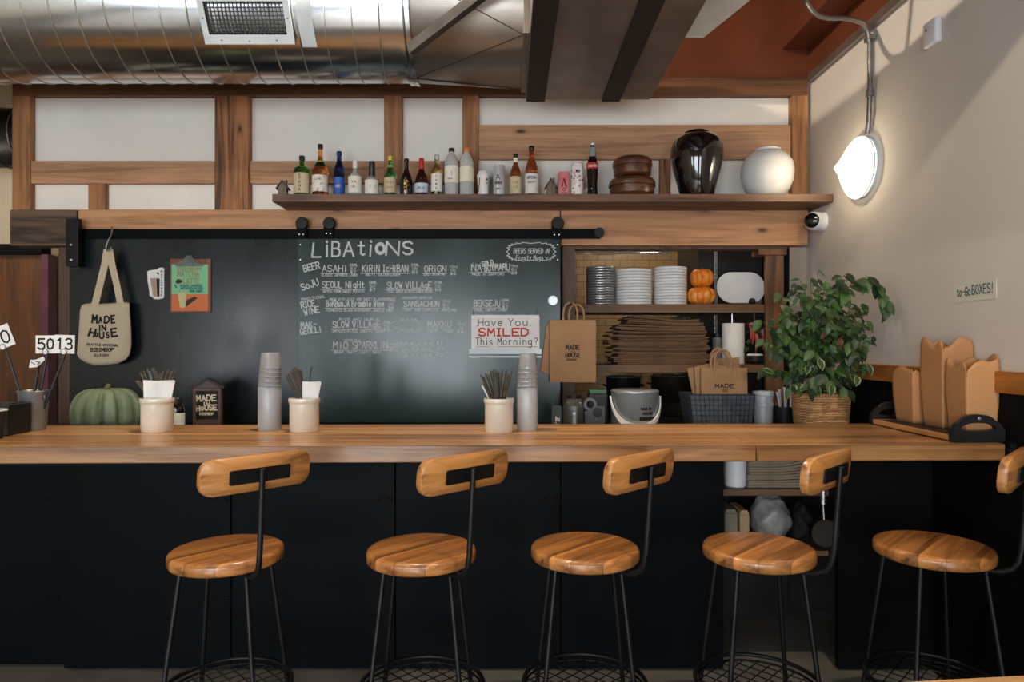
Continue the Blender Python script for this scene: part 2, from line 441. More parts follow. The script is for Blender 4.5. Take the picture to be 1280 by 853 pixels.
# ---------------------------------------------------------------- stroke lettering (drawn by hand, one stroke at a time)
G = {
'A': [[(0,0),(2,6),(4,0)],[(.8,2.2),(3.2,2.2)]], 'B': [[(0,0),(0,6),(2.5,6),(3.4,5.2),(3.3,3.9),(2.5,3.2),(0,3.2)],[(2.5,3.2),(3.8,2.4),(3.8,.8),(2.8,0),(0,0)]],
'C': [[(4,5),(3,6),(1.2,6),(0,4.8),(0,1.2),(1.2,0),(3,0),(4,1)]], 'D': [[(0,0),(0,6),(2.3,6),(4,4.4),(4,1.6),(2.3,0),(0,0)]],
'E': [[(4,6),(0,6),(0,0),(4,0)],[(0,3.1),(3,3.1)]], 'F': [[(4,6),(0,6),(0,0)],[(0,3.1),(3,3.1)]],
'G': [[(4,5),(3,6),(1.2,6),(0,4.8),(0,1.2),(1.2,0),(3,0),(4,1.2),(4,2.8),(2.3,2.8)]], 'H': [[(0,0),(0,6)],[(4,0),(4,6)],[(0,3),(4,3)]],
'I': [[(1,0),(3,0)],[(1,6),(3,6)],[(2,0),(2,6)]], 'J': [[(3.4,6),(3.4,1.2),(2.4,0),(1,0),(0,1.2)]], 'K': [[(0,0),(0,6)],[(4,6),(0,2.6)],[(1.2,3.5),(4,0)]],
'L': [[(0,6),(0,0),(3.8,0)]], 'M': [[(0,0),(.3,6),(2,2.4),(3.7,6),(4,0)]], 'N': [[(0,0),(0,6),(4,0),(4,6)]],
'O': [[(2,6),(.6,5.3),(0,3),(.6,.7),(2,0),(3.4,.7),(4,3),(3.4,5.3),(2,6)]], 'P': [[(0,0),(0,6),(2.8,6),(3.9,5.2),(3.9,3.9),(2.8,3),(0,3)]],
'Q': [[(2,6),(.6,5.3),(0,3),(.6,.7),(2,0),(3.4,.7),(4,3),(3.4,5.3),(2,6)],[(2.6,1.6),(4.2,-.4)]], 'R': [[(0,0),(0,6),(2.8,6),(3.9,5.2),(3.9,4),(2.8,3),(0,3)],[(1.9,3),(4,0)]],
'S': [[(3.8,5.2),(2.8,6),(1.2,6),(.1,5.2),(.2,3.9),(1.2,3.2),(2.8,2.8),(3.9,2),(3.9,.9),(2.8,0),(1.2,0),(0,.9)]], 'T': [[(0,6),(4,6)],[(2,6),(2,0)]],
'U': [[(0,6),(0,1.4),(1.2,0),(2.8,0),(4,1.4),(4,6)]], 'V': [[(0,6),(2,0),(4,6)]], 'W': [[(0,6),(.9,0),(2,3.8),(3.1,0),(4,6)]], 'X': [[(0,0),(4,6)],[(0,6),(4,0)]],
'Y': [[(0,6),(2,3),(4,6)],[(2,3),(2,0)]], 'Z': [[(0,6),(4,6),(0,0),(4,0)]],
'0': [[(2,6),(.6,5.2),(.2,3),(.6,.8),(2,0),(3.4,.8),(3.8,3),(3.4,5.2),(2,6)]], '1': [[(.6,4.8),(2,6),(2,0)]], '2': [[(.2,5),(1.2,6),(2.9,6),(3.8,5),(3.6,3.8),(0,0),(4,0)]],
'3': [[(.2,5.3),(1.2,6),(2.8,6),(3.7,5.2),(3.6,4),(2.6,3.2),(1.4,3.2)],[(2.6,3.2),(3.9,2.3),(3.9,.9),(2.8,0),(1.2,0),(0,.8)]], '4': [[(3,0),(3,6),(0,2),(4,2)]],
'5': [[(3.7,6),(.5,6),(.3,3.4),(2.4,3.7),(3.9,2.6),(3.8,1),(2.6,0),(1,0),(0,.8)]], '6': [[(3.5,5.4),(2.2,6),(.8,5),(.1,2.4),(.8,.5),(2.2,0),(3.6,.7),(3.8,2.2),(2.6,3.4),(1,3.1),(.2,2)]],
'7': [[(0,6),(4,6),(1.4,0)]], '8': [[(2,3.2),(.6,4),(.6,5.3),(2,6),(3.4,5.3),(3.4,4),(2,3.2),(.2,2.2),(.3,.7),(2,0),(3.7,.7),(3.8,2.2),(2,3.2)]], '9': [[(.4,.6),(2,0),(3.4,1.6),(3.8,4),(3,5.7),(1.4,6),(.2,4.8),(.6,3.2),(2.2,2.8),(3.6,3.8)]],
'-': [[(.5,3),(3.5,3)]], '.': [[(1.6,0),(2.2,0),(2.2,.5),(1.6,.5),(1.6,0)]], ',': [[(2.2,.6),(1.5,-.9)]], '!': [[(2.2,6),(1.9,1.9)],[(1.8,.3),(2.0,0)]], '?': [[(.3,4.8),(1.2,6),(2.8,6),(3.7,5),(3.4,3.7),(2,2.9),(2,1.7)],[(1.9,.3),(2.1,0)]],
'$': [[(3.8,5),(2.8,5.6),(1.2,5.6),(.2,4.6),(1.2,3.2),(2.8,2.8),(3.8,1.6),(2.8,.5),(1.2,.5),(0,1.2)],[(2,6.4),(2,-.4)]], '%': [[(0,0),(4,6)],[(.5,5.5),(1.2,4.8)],[(3,1),(3.6,.4)]], "'": [[(2,6.2),(1.6,4.8)]], '(': [[(3,6.4),(1.6,4.6),(1.6,1.4),(3,-.4)]], '+': [[(.5,3),(3.5,3)],[(2,4.5),(2,1.5)]], ':': [[(2,4),(2,3.6)],[(2,1),(2,.6)]], '/': [[(.5,0),(3.5,6)]],
'a': [[(3.4,3.6),(1.6,4),(.2,2.9),(.2,1),(1.4,0),(2.8,.4),(3.4,1.4)],[(3.4,4),(3.4,.6),(4,0)]], 'b': [[(.3,6),(.3,0)],[(.3,3),(1.8,4),(3.4,3),(3.5,1),(2.2,0),(.3,.8)]], 'c': [[(3.4,3.3),(2.2,4),(.8,3.4),(.2,2),(.8,.6),(2.2,0),(3.5,.7)]],
'd': [[(3.6,6),(3.6,0)],[(3.6,3.2),(2,4),(.4,3),(.3,1),(1.7,0),(3.6,.9)]], 'e': [[(.4,2),(3.6,2.2),(3.2,3.5),(2,4),(.7,3.3),(.2,1.8),(.9,.4),(2.3,0),(3.5,.6)]], 'f': [[(3.2,5.6),(2.2,6),(1.5,5),(1.5,0)],[(.4,3.7),(2.8,3.7)]],
'g': [[(3.5,3.4),(2,4),(.5,3.2),(.4,1.2),(1.7,.2),(3.5,1)],[(3.5,4),(3.5,-1),(2.4,-2),(.8,-1.7)]], 'h': [[(.4,6),(.4,0)],[(.4,2.8),(1.8,4),(3.2,3.4),(3.4,0)]], 'i': [[(2,4),(2,0)],[(1.9,5.6),(2.1,5.2)]],
'j': [[(2.4,4),(2.4,-1),(1.4,-2),(.3,-1.4)],[(2.3,5.6),(2.5,5.2)]], 'k': [[(.5,6),(.5,0)],[(3.2,4),(.5,1.7)],[(1.4,2.4),(3.5,0)]], 'l': [[(1.8,6),(1.8,.6),(2.6,0)]], 'm': [[(0,4),(0,0)],[(0,2.8),(1.1,4),(2,3.2),(2,0)],[(2,2.8),(3.1,4),(4,3.2),(4,0)]],
'n': [[(.4,4),(.4,0)],[(.4,2.7),(1.8,4),(3.2,3.4),(3.4,0)]], 'o': [[(1.9,4),(.5,3.2),(.2,1.9),(.7,.5),(2,0),(3.3,.6),(3.7,2),(3.2,3.4),(1.9,4)]], 'p': [[(.4,4),(.4,-2)],[(.4,3),(1.9,4),(3.4,3),(3.5,1.2),(2.2,0),(.4,.8)]],
'q': [[(3.5,4),(3.5,-2)],[(3.5,3),(1.9,4),(.5,3),(.4,1.2),(1.7,0),(3.5,.8)]], 'r': [[(.8,4),(.8,0)],[(.8,2.4),(1.9,3.8),(3.2,3.6)]], 's': [[(3.2,3.4),(2,4),(.7,3.5),(.9,2.4),(2.6,1.8),(3.3,.9),(2,0),(.4,.5)]], 't': [[(1.9,5.6),(1.9,.6),(2.8,0),(3.5,.4)],[(.6,4),(3.3,4)]],
'u': [[(.4,4),(.5,.9),(1.6,0),(3.3,1.2)],[(3.4,4),(3.4,0)]], 'v': [[(.3,4),(1.9,0),(3.6,4)]], 'w': [[(0,4),(1,0),(2,3),(3,0),(4,4)]], 'x': [[(.4,0),(3.4,4)],[(.4,4),(3.4,0)]], 'y': [[(.4,4),(1.9,.6)],[(3.6,4),(1.2,-2)]], 'z': [[(.4,4),(3.5,4),(.4,0),(3.6,0)]],
}

def strokes(bm, pl, w, mapf, lift=0.0009):
    """polylines in a flat (u, v) space laid on a surface: mapf(u, v, lift) -> 3-D point"""
    cn_ = [0]
    for line in pl:
        for (a, b) in zip(line, line[1:]):
            cn_[0] = (cn_[0] + 7) % 37; lf = lift + cn_[0] * 5e-6
            dx, dy = b[0] - a[0], b[1] - a[1]
            ln = math.hypot(dx, dy)
            if ln < 1e-6: continue
            ux, uy = dx / ln, dy / ln
            nx, ny = -uy * w / 2, ux * w / 2
            e = w * 0.42
            A = (a[0] - ux * e, a[1] - uy * e); Bq = (b[0] + ux * e, b[1] + uy * e)
            c = [(A[0] + nx, A[1] + ny), (A[0] - nx, A[1] - ny), (Bq[0] - nx, Bq[1] - ny), (Bq[0] + nx, Bq[1] + ny)]
            quads(bm, [mapf(u, v, lf) for u, v in c])

def text_lines(s, u0, v0, u1, h, ang=0.0, gap=1.35, slant=0.0, jit=0.0, rnd=None):
    """polylines for s between u0 and u1 on a baseline at v0; v grows upward"""
    rnd = rnd or random.Random(len(s) * 7 + 1)
    adv = []
    x = 0
    for ch in s:
        wd = 2.6 if ch in "iIl!'.,:j" else 4.0
        if ch == ' ': wd = 2.2
        adv.append((x, wd)); x += wd + gap
    tot = x - gap
    sx = (u1 - u0) / tot; sy = h / 6.0
    ca, sa = math.cos(R(ang)), math.sin(R(ang))
    out = []
    for ch, (ox, wd) in zip(s, adv):
        jy = rnd.uniform(-jit, jit)
        for pl in G.get(ch, []):
            q = []
            for px_, py_ in pl:
                pxx = px_ - (0.7 if wd < 3.5 else 0)
                u = (ox + pxx + slant * py_) * sx; v = (py_ + jy) * sy
                q.append((u0 + u * ca - v * sa, v0 + u * sa + v * ca))
            out.append(q)
    return out

def flat_px(D):
    """pixel plane at depth D: v is measured upward from the top of the photograph's frame"""
    return lambda u, v, lift: at(u, -v, D - lift)

def ptext(bm, s, x0, y, x1, h, w, D, ang=0.0, **kw):
    strokes(bm, text_lines(s, x0, -y, x1, h, ang, **kw), w, flat_px(D))

def wrap_px(cx, cy, r):
    """curved label: u = angle*r measured from the camera side, v = height"""
    def f(u, v, lift):
        a = u / r
        return Vector((cx + (r + lift) * math.sin(a), cy - (r + lift) * math.cos(a), v))
    return f

# ---------------------------------------------------------------- the room
XR = 1.87             # right wall
DP = 4.28             # plaster face
ZC = 4.3              # ceiling
WL_X = -5.4           # left wall
bm = B(); box(bm, WL_X - .1, XR + .1, FRONT - .2, 6.3, -.1, 0); struct('floor', bm, M['floor'])
bm = B(); box(bm, WL_X - .1, XR + .1, FRONT - .2, 6.3, ZC, ZC + .1); struct('ceiling', bm, M['ceiling'])
bm = B(); box(bm, XR, XR + .12, FRONT, 6.2, 0, ZC); struct('wall_right', bm, M['wall_paint'])
bm = B(); box(bm, WL_X - .12, WL_X, FRONT, 6.2, 0, ZC); struct('wall_left', bm, M['pale_wall'])
# street front with three window openings
bm = B()
ops = [(-4.9, -3.5), (-2.45, -0.25), (0.6, 1.6)]
xs = [WL_X] + [v for o in ops for v in o] + [XR]
for k in range(0, len(xs), 2): box(bm, xs[k], xs[k + 1], FRONT - .12, FRONT, 0, ZC)
for a, b in ops:
    box(bm, a, b, FRONT - .12, FRONT, 0, .45); box(bm, a, b, FRONT - .12, FRONT, 2.15, ZC)
struct('wall_front', bm, M['pale_wall'])
for k, (a, b) in enumerate(ops):
    bm = B()
    for x0, x1, z0, z1 in ((a, a + .05, .45, 2.15), (b - .05, b, .45, 2.15), (a, b, .45, .5), (a, b, 2.1, 2.15), ((a + b) / 2 - .02, (a + b) / 2 + .02, .45, 2.15)):
        box(bm, x0, x1, FRONT - .08, FRONT - .03, z0, z1)
    struct('window_%d' % (k + 1), bm, M['black_steel'])
# back wall: plaster field above, boarded wall behind the sliding panels
xl = at(28, 0, DP).x
z_top = at(0, 97, DP - .06).z
bm = B(); box(bm, xl, XR, DP, DP + .12, 2.10, z_top); struct('wall_back', bm, M['plaster'])
bm = B(); box(bm, xl, XR, DP - .02, DP + .12, z_top, ZC); struct('wall_back_upper', bm, M['red_brown'])
bm = B(); box(bm, at(80, 0, DP).x, at(703, 0, DP).x, DP, DP + .12, 0, 2.10); struct('wall_back_lower', bm, M['dark_in'])
# soffit along the right wall, painted red brown, with its cross rib
bm = B(); box(bm, 1.70, XR, FRONT, DP - .02, 3.277, ZC); struct('ceiling_soffit', bm, M['red_brown'])
bm = B(); box(bm, XR - .012, XR, FRONT, DP - .02, z_top, 3.277); struct('wall_right_upper', bm, M['red_brown'])
bm = B(); box(bm, XR - .03, XR, .2, DP - .06, z_top - .03, z_top + .02, .006); struct('trim_20', bm, M['galv_flat'])

TN = [0]
def timber(x0, x1, y0, y1, D, depth, mat_, bev=.004):
    TN[0] += 1
    b = B(); pbox(b, x0, x1, y0, y1, D, depth, bev)
    return struct('trim_%d' % TN[0], b, mat_)
DT = DP - .05                         # face of the timbers
timber(15, 1010, 97, 119, DT - .01, .06, M['tl_top'])
timber(15, 37.5, 119, 263, DT, .05, M['tl_v'])
timber(268, 310, 119, 263, DT - .02, .07, M['tl_old'])
timber(480, 502, 119, 230, DT - .005, .055, M['tl_v'])
timber(578, 598, 119, 263, DT - .005, .055, M['tl_v'])
timber(990, 1010.5, 119, 263, DT - .01, .06, M['tl_v'])
timber(37.5, 268, 201, 229.5, DT + .01, .04, M['tl_h'])
timber(310, 578, 201, 229.5, DT + .01, .04, M['tl_h'])
timber(110, 131, 229.5, 263, DT + .005, .045, M['tl_v'])
timber(598, 990, 156, 199, DT + .01, .04, M['tl_h'])
timber(825, 838, 199, 245, DT + .01, .04, M['tl_old'])
# the great beam, in two lengths, with the charred end at the left
DBm = DT - .04
timber(96, 700, 262, 307, DBm, .09, M['tl_beam'], .006)
timber(701, 1010, 262, 307, DBm, .09, M['tl_beam'], .006)
timber(12, 95.5, 262, 307.5, DBm - .02, .11, M['char'], .008)
# jambs beside the panels and around the pass-through
timber(73, 87, 307, 620, DT, .08, M['jamb'])
timber(703, 719, 307, 620, DT, .10, M['jamb'])
timber(719, 985, 307, 312, DT, .10, M['jamb'])
timber(957, 980, 319, 560, DT, .03, M['kpost'])
timber(948, 984, 311, 319, DT - .01, .12, M['kpost'])
bm = B(); pbox(bm, 980, 987, 307, 620, DT + .10, .05); struct('trim_30', bm, M['black_paint'])
# black wainscot and its timber strip along the right wall
bm = B(); box(bm, XR - .012, XR, FRONT, 3.95, 0, 1.255); struct('wall_right_wainscot', bm, M['black_paint'])
bm = B(); box(bm, XR - .03, XR, FRONT, 3.95, 1.255, 1.336, .004); struct('trim_31', bm, M['trim_wood'])

# kitchen beyond the pass-through
def tiles():
    t = NT('cream_wall_tile')
    br = t.n('ShaderNodeTexBrick'); t.l(t.coords((1, 1, 1), rot=(R(90), 0, 0)), br.inputs['Vector'])
    br.inputs['Scale'].default_value = 1.0; br.inputs['Brick Width'].default_value = .128; br.inputs['Row Height'].default_value = .064
    br.inputs['Mortar Size'].default_value = .0022
    for k, c in (('Color1', (206, 172, 122)), ('Color2', (196, 160, 110)), ('Mortar', (126, 98, 66))): br.inputs[k].default_value = (*lin(c), 1)
    t.l(br.outputs['Color'], t.b.inputs['Base Color']); t.set(Roughness=.25)
    return t.m
bm = B(); box(bm, .2, XR, 6.0, 6.1, 0, ZC); struct('wall_kitchen', bm, tiles())
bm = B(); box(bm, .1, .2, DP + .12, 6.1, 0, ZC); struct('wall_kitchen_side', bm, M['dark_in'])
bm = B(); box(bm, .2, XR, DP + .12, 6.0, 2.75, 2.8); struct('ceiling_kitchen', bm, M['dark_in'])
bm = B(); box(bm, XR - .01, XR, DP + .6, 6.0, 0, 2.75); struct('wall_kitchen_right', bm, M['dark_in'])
# hall at the left: pale wall, timber door in a purple frame
bm = B(); box(bm, WL_X, at(80, 0, DP).x + .1, 5.5, 5.6, 0, ZC); struct('wall_hall', bm, M['pale_wall'])
bm = B(); box(bm, at(80, 0, DP).x + .0, at(80, 0, DP).x + .1, DP + .12, 5.5, 0, ZC); struct('wall_hall_side', bm, M['dark_red'])
bm = B(); pbox(bm, -80, 51, 313, 700, 5.3, .06); struct('door_1', bm, M['door_wood'])
bm = B(); pbox(bm, 51, 60, 318, 700, 5.26, .10); struct('trim_40', bm, M['purple'])
bm = B(); pbox(bm, -90, 52, 305, 318, 5.25, .11); struct('trim_41', bm, M['black_paint'])

# ---------------------------------------------------------------- lamps that light the room
def bulb_mat(name, col, s):
    t = NT(name); nz = t.noise(t.coords(), 3, 1)
    t.l(t.ramp(nz, [(0, tuple(v * .97 for v in col)), (1, col)]), t.b.inputs['Emission Color'])
    t.b.inputs['Emission Strength'].default_value = s
    t.set(Base_Color=(*col, 1)); return t.m
BULB = bulb_mat('lit_bulb', WARM, 6.0)
lamp_labels = {'upper': ['bare warm bulb on a short cord above the round duct'],
               'spot': ['cone shaded lamp high over the right part of the seating'],
               'room': ['warm bulb pendant hanging over the left part of the seating'],
               'kitchen': ['warm bulb hanging from the kitchen ceiling behind the pass'],
               'hall': ['warm bulb hanging in the hall beside the timber door']}
cnt = {}
for loc, pw, kind in LAMPS:
    k = cnt.get(kind, 0); cnt[kind] = k + 1
    x, y, z = loc
    top = 2.75 if kind == 'kitchen' else ZC
    t = thing('pendant_lamp', lamp_labels[kind][k], 'lamp', loc)
    b = B(); tube(b, [(x, y, z + .09), (x, y, top)], .004, 6); obj('cord', b, M['black_plastic'], t)
    b = B(); lathe(b, [(.0, .105), (.018, .1), (.018, .045), (.0, .04)], (x, y, z), 16); obj('socket', b, M['iron'], t)
    b = B(); lathe(b, [(0, -.045), (.022, -.038), (.033, -.015), (.033, .008), (.02, .03), (.012, .045), (0, .045)], (x, y, z), 20); bl = obj('bulb', b, BULB, t)
    if kind == 'spot':
        b = B(); lathe(b, [(.022, z + .07), (.024, z + .072), (.15, z - .068), (.147, z - .068), (.02, z + .068)], (x, y, 0), 40, cap0=False, cap1=False); obj('lamp_shade', b, M['iron'], t, smooth=50)
        spot('lamp_light', (x, y, z - .07), pw, WARM, 122)
    else: point('lamp_light', (x, y, z - .06), pw, WARM, .05)

# ---------------------------------------------------------------- ducts
DY, DZ, DR = 3.5, EYE + 1.72, .36
def duct_hit(x, y):
    d = Vector(((x - PX) / F, 1, (PY - y) / F))
    a = d.y ** 2 + d.z ** 2; bb = -2 * (d.y * DY + d.z * (DZ - EYE)); c = DY ** 2 + (DZ - EYE) ** 2 - DR ** 2
    s = (-bb - math.sqrt(max(0, bb * bb - 4 * a * c))) / (2 * a)
    return Vector((d.x * s, d.y * s, EYE + d.z * s))
xd0, xd1 = WL_X, duct_hit(510, 60).x
t = thing('spiral_duct', 'long round galvanised spiral air duct running under the ceiling at left', 'air duct', ((xd0 + xd1) / 2, DY, DZ - DR))
b = B(); lathe(b, [(DR, xd0), (DR, xd1)], (0, DY, DZ), 96, axis='X', cap0=False, cap1=False); obj('duct_tube', b, M['galv'], t)
b = B(); pitch = .128; pts = []
n = int((xd1 - xd0 - .02) / pitch * 48)
x_off = duct_hit(97, 10).x
for k in range(n):
    a = 2 * math.pi * k / 48
    pts.append((xd0 + pitch * k / 48, DY + (DR + .001) * math.cos(-a), DZ + (DR + .001) * math.sin(-a)))
tube(b, pts, .0035, 5, caps=False); obj('spiral_seam', b, M['seam'], t)
b = B(); lathe(b, [(DR, xd1 - .03), (DR + .012, xd1 - .03), (DR + .012, xd1 - .012), (DR + .004, xd1 - .008), (DR + .014, xd1), (DR + .014, xd1 + .02), (DR - .01, xd1 + .02)], (0, DY, DZ), 72, axis='X', cap0=False, cap1=False)
obj('collar', b, M['galv'], t)
for px_ in (388, -60):
    b = B(); h0 = duct_hit(px_, 58); x0 = h0.x
    a_end = math.atan2(h0.z - DZ, h0.y - DY)
    pts = [a_end - (k / 16) * R(88) for k in range(17)]
    for rr in (DR + .003, DR + .006):
        pass
    ringo = [[(x0 - .035, DY + r_ * math.cos(a), DZ + r_ * math.sin(a)), (x0 + .035, DY + r_ * math.cos(a), DZ + r_ * math.sin(a))] for r_ in (DR + .002, DR + .007) for a in pts]
    V = [[b.verts.new(p) for p in q] for q in ringo]
    for o in (0, 17):
        for k in range(16): b.faces.new((V[o + k][0], V[o + k][1], V[o + k + 1][1], V[o + k + 1][0]))
    for k in range(16):
        for e in (0, 1): b.faces.new((V[k][e], V[k + 1][e], V[17 + k + 1][e], V[17 + k][e]))
    b.faces.new((V[0][0], V[0][1], V[17][1], V[17][0])); b.faces.new((V[16][0], V[16][1], V[33][1], V[33][0]))
    e = ringo[-1]
    zt = e[0][2]; yt = e[0][1]
    box(b, x0 - .035, x0 + .035, yt - .003, yt + .003, zt, ZC)
    obj('hanger_strap', b, M['white_metal'], t)
# supply grille on the duct's face
hc = duct_hit(308.5, 22)
nrm = (Vector((0, hc.y - DY, hc.z - DZ))).normalized()
upv = Vector((0, -nrm.z, nrm.y)); upv = upv if upv.z > 0 else -upv
D0 = hc.y
gw = 113 * D0 / F; gh = .225
g = thing('air_grille', 'rectangular white framed air supply grille on the front of the round duct', 'air grille', hc + nrm * .018)
def gpt(u, v, w): return hc + Vector((1, 0, 0)) * u + upv * v + nrm * (w + .018)
def gbox(bm, u0, u1, v0, v1, w0, w1):
    vs = [bm.verts.new(gpt(u, v, w)) for u in (u0, u1) for v in (v0, v1) for w in (w0, w1)]
    for q in ((0, 1, 3, 2), (4, 6, 7, 5), (0, 4, 5, 1), (2, 3, 7, 6), (0, 2, 6, 4), (1, 5, 7, 3)): bm.faces.new([vs[i] for i in q])
b = B()
fw_ = .028
for u0, u1, v0, v1 in ((-gw / 2, gw / 2, -gh / 2, -gh / 2 + .042), (-gw / 2, gw / 2, gh / 2 - .042, gh / 2), (-gw / 2, -gw / 2 + fw_, -gh / 2 + .042, gh / 2 - .042), (gw / 2 - fw_, gw / 2, -gh / 2 + .042, gh / 2 - .042)):
    gbox(b, u0, u1, v0, v1, -.004, .006)
fr = obj('frame', b, M['white_metal'], g)
b = B(); 
for u0, u1, v0, v1 in ((-gw / 2 + .004, gw / 2 - .004, -gh / 2 + .004, -gh / 2 + .008), (-gw / 2 + .004, gw / 2 - .004, gh / 2 - .008, gh / 2 - .004), (-gw / 2 + .004, -gw / 2 + .008, -gh / 2 + .008, gh / 2 - .008), (gw / 2 - .008, gw / 2 - .004, -gh / 2 + .008, gh / 2 - .008)):
    gbox(b, u0, u1, v0, v1, -.09, -.004)
obj('saddle', b, M['galv'], g)
b = B(); gbox(b, -gw / 2 + .01, gw / 2 - .01, -gh / 2 + .01, gh / 2 - .01, -.034, -.03); obj('dark_backing', b, M['dark_in'], g)  # solid dark plate behind the blades, standing in for the shade inside the duct
b = B()
fw_ = .026
for k in range(20):
    u = -gw / 2 + fw_ + .012 + (gw - 2 * fw_ - .012) * k / 20
    gbox(b, u - .0013, u + .0013, -gh / 2 + .042, gh / 2 - .042, -.005, .002)
obj('front_blades', b, M['blade'], g)
b = B()
for k in range(8):
    v = -gh / 2 + .05 + (gh - .1) * k / 7.0
    gbox(b, -gw / 2 + fw_, gw / 2 - fw_, v - .0016, v + .0016, -.016, -.004)
obj('rear_blades', b, M['blade'], g)
b = B()
for u, v in ((-.13, -gh / 2 + .018), (0, -gh / 2 + .014), (.13, -gh / 2 + .018), (-gw / 2 + .014, 0), (gw / 2 - .014, 0)):
    c = gpt(u, v, .006); bmesh.ops.create_uvsphere(b, u_segments=8, v_segments=5, radius=.004, matrix=Matrix.Translation(c))
each('screw', b, M['conduit'], fr)

# square-to-round transition and the rectangular duct coming forward
RX0, RX1, RZ0, RZ1, RYB = .09, .78, 2.80, 3.27, 3.80
t = thing('rectangular_duct', 'sheet metal rectangular duct running forward overhead with two dark bands under it', 'air duct', ((RX0 + RX1) / 2, 2.5, RZ0))
b = B(); box(b, RX0, RX1, 1.2, RYB, RZ0, RZ1, .004); box(b, RX0, RX1, 1.2, 1.7, RZ1 - .01, ZC, .004); obj('duct_body', b, M['galv_flat'], t)
for xa, xb in ((RX0 + .002, at(681, 0, RYB).x), (at(752, 0, RYB).x, at(774.5, 0, RYB).x)):
    b = B(); box(b, xa, xb, 1.2, RYB + .002, RZ0 - .012, RZ0 + .002, .002); obj('underside_band', b, M['duct_band'], t)
b = B(); box(b, RX0 - .028, RX0, 3.06, RYB - .01, RZ0 + .035, RZ1, .004); obj('flange', b, M['galv_flat'], t)
b = B()
for yy in (3.15, 3.4, 3.65): bmesh.ops.create_uvsphere(b, u_segments=8, v_segments=5, radius=.006, matrix=Matrix.Translation((RX0 - .028, yy, RZ0 + .06)))
each('rivet', b, M['seam'], t)
t = thing('duct_transition', 'creased sheet metal piece joining the round duct to the rectangular one', 'air duct', ((xd1 + RX0) / 2, DY, DZ - DR))
b = B()
NC = 64; Rr = DR - .002; xa = xd1 + .005; xb = RX0 - .027
ya, yb, za, zb = 3.10, RYB - .03, RZ0 + .045, RZ1
circ = [b.verts.new((xa, DY + Rr * math.cos(2 * math.pi * k / NC), DZ + Rr * math.sin(2 * math.pi * k / NC))) for k in range(NC)]
cor = [b.verts.new((xb, yb, zb)), b.verts.new((xb, ya, zb)), b.verts.new((xb, ya, za)), b.verts.new((xb, yb, za))]   # quadrants 0..3
q4 = NC // 4
for q in range(4):
    for k in range(q4): b.faces.new((circ[q * q4 + k], circ[(q * q4 + k + 1) % NC], cor[q]))
    b.faces.new((circ[((q + 1) * q4) % NC], cor[(q + 1) % 4], cor[q]))
obj('transition_sheet', b, M['galv_flat'], t, smooth=12)
b = B()
for q in range(4):
    for k, c in ((q * q4, q), (((q + 1) * q4) % NC, q)):
        p0 = Vector((xa, DY + Rr * math.cos(2 * math.pi * k / NC), DZ + Rr * math.sin(2 * math.pi * k / NC)))
        p1 = Vector([(xb, yb, zb), (xb, ya, zb), (xb, ya, za), (xb, yb, za)][c])
        tube(b, [p0, p1], .0028, 5)
each('crease_seam', b, M['duct_band'], t)
# angle-iron brace passing behind the collar up to the ceiling
b = B()
p0, p1 = at(517, 70, 3.10), at(604, 3, 2.98)
for dz in (0,):
    dirv = (p1 - p0).normalized(); s1 = dirv.cross(Vector((0, 1, 0))).normalized(); s2 = dirv.cross(s1).normalized()
    for (a0, a1, c0, c1) in ((0, .062, 0, .006), (0, .006, 0, .05)):
        vs = [b.verts.new(p + s1 * a + s2 * c) for p in (p0, p0 + (p1 - p0) * 1.42) for a in (a0, a1) for c in (c0, c1)]
        for q in ((0, 1, 3, 2), (4, 6, 7, 5), (0, 4, 5, 1), (2, 3, 7, 6), (0, 2, 6, 4), (1, 5, 7, 3)): b.faces.new([vs[i] for i in q])
tag(obj('duct_brace', b, pm('brace_steel', (92, 88, 84), (66, 62, 60), 9, .45, metal=.6)), 'slanting angle iron brace rising from the joint between the ducts', 'duct brace')
# pale flared branch beside the rectangular duct
b = B()
poly = [(RX1, 3.70), (1.05, 3.70), (1.16, 3.30), (1.3, 2.4), (RX1, 2.4)]
va = [b.verts.new((x, y, 3.10)) for x, y in poly]; vb = [b.verts.new((x, y, 3.115)) for x, y in poly]
b.faces.new(va); b.faces.new(vb[::-1])
for k in range(5): b.faces.new((va[k], vb[k], vb[(k + 1) % 5], va[(k + 1) % 5]))
t = thing('duct_branch', 'pale flared duct branch beside the banded rectangular duct', 'air duct', (1.0, 3.2, 3.1))
obj('branch_sheet', b, M['white_metal'], t)
# small dark round duct far left
t = thing('black_duct', 'dark round duct in the hall above the timber door at far left', 'air duct', (-3.6, 4.9, 2.6))
c0 = at(-12, 168, 4.9); b = B(); lathe(b, [(.0, c0.x - 1.2), (.21, c0.x - 1.2), (.21, c0.x + .25), (.0, c0.x + .25)], (0, 5.0, c0.z), 40, axis='X'); obj('duct_tube', b, M['iron'], t)
b = B()
for dx in (-.1, .05, .2): tube(b, [(c0.x + dx, 5.0 + .213 * math.cos(2 * math.pi * k / 40), c0.z + .213 * math.sin(2 * math.pi * k / 40)) for k in range(40)], .004, 5, closed=True)
each('rib_ring', b, M['conduit'], t)
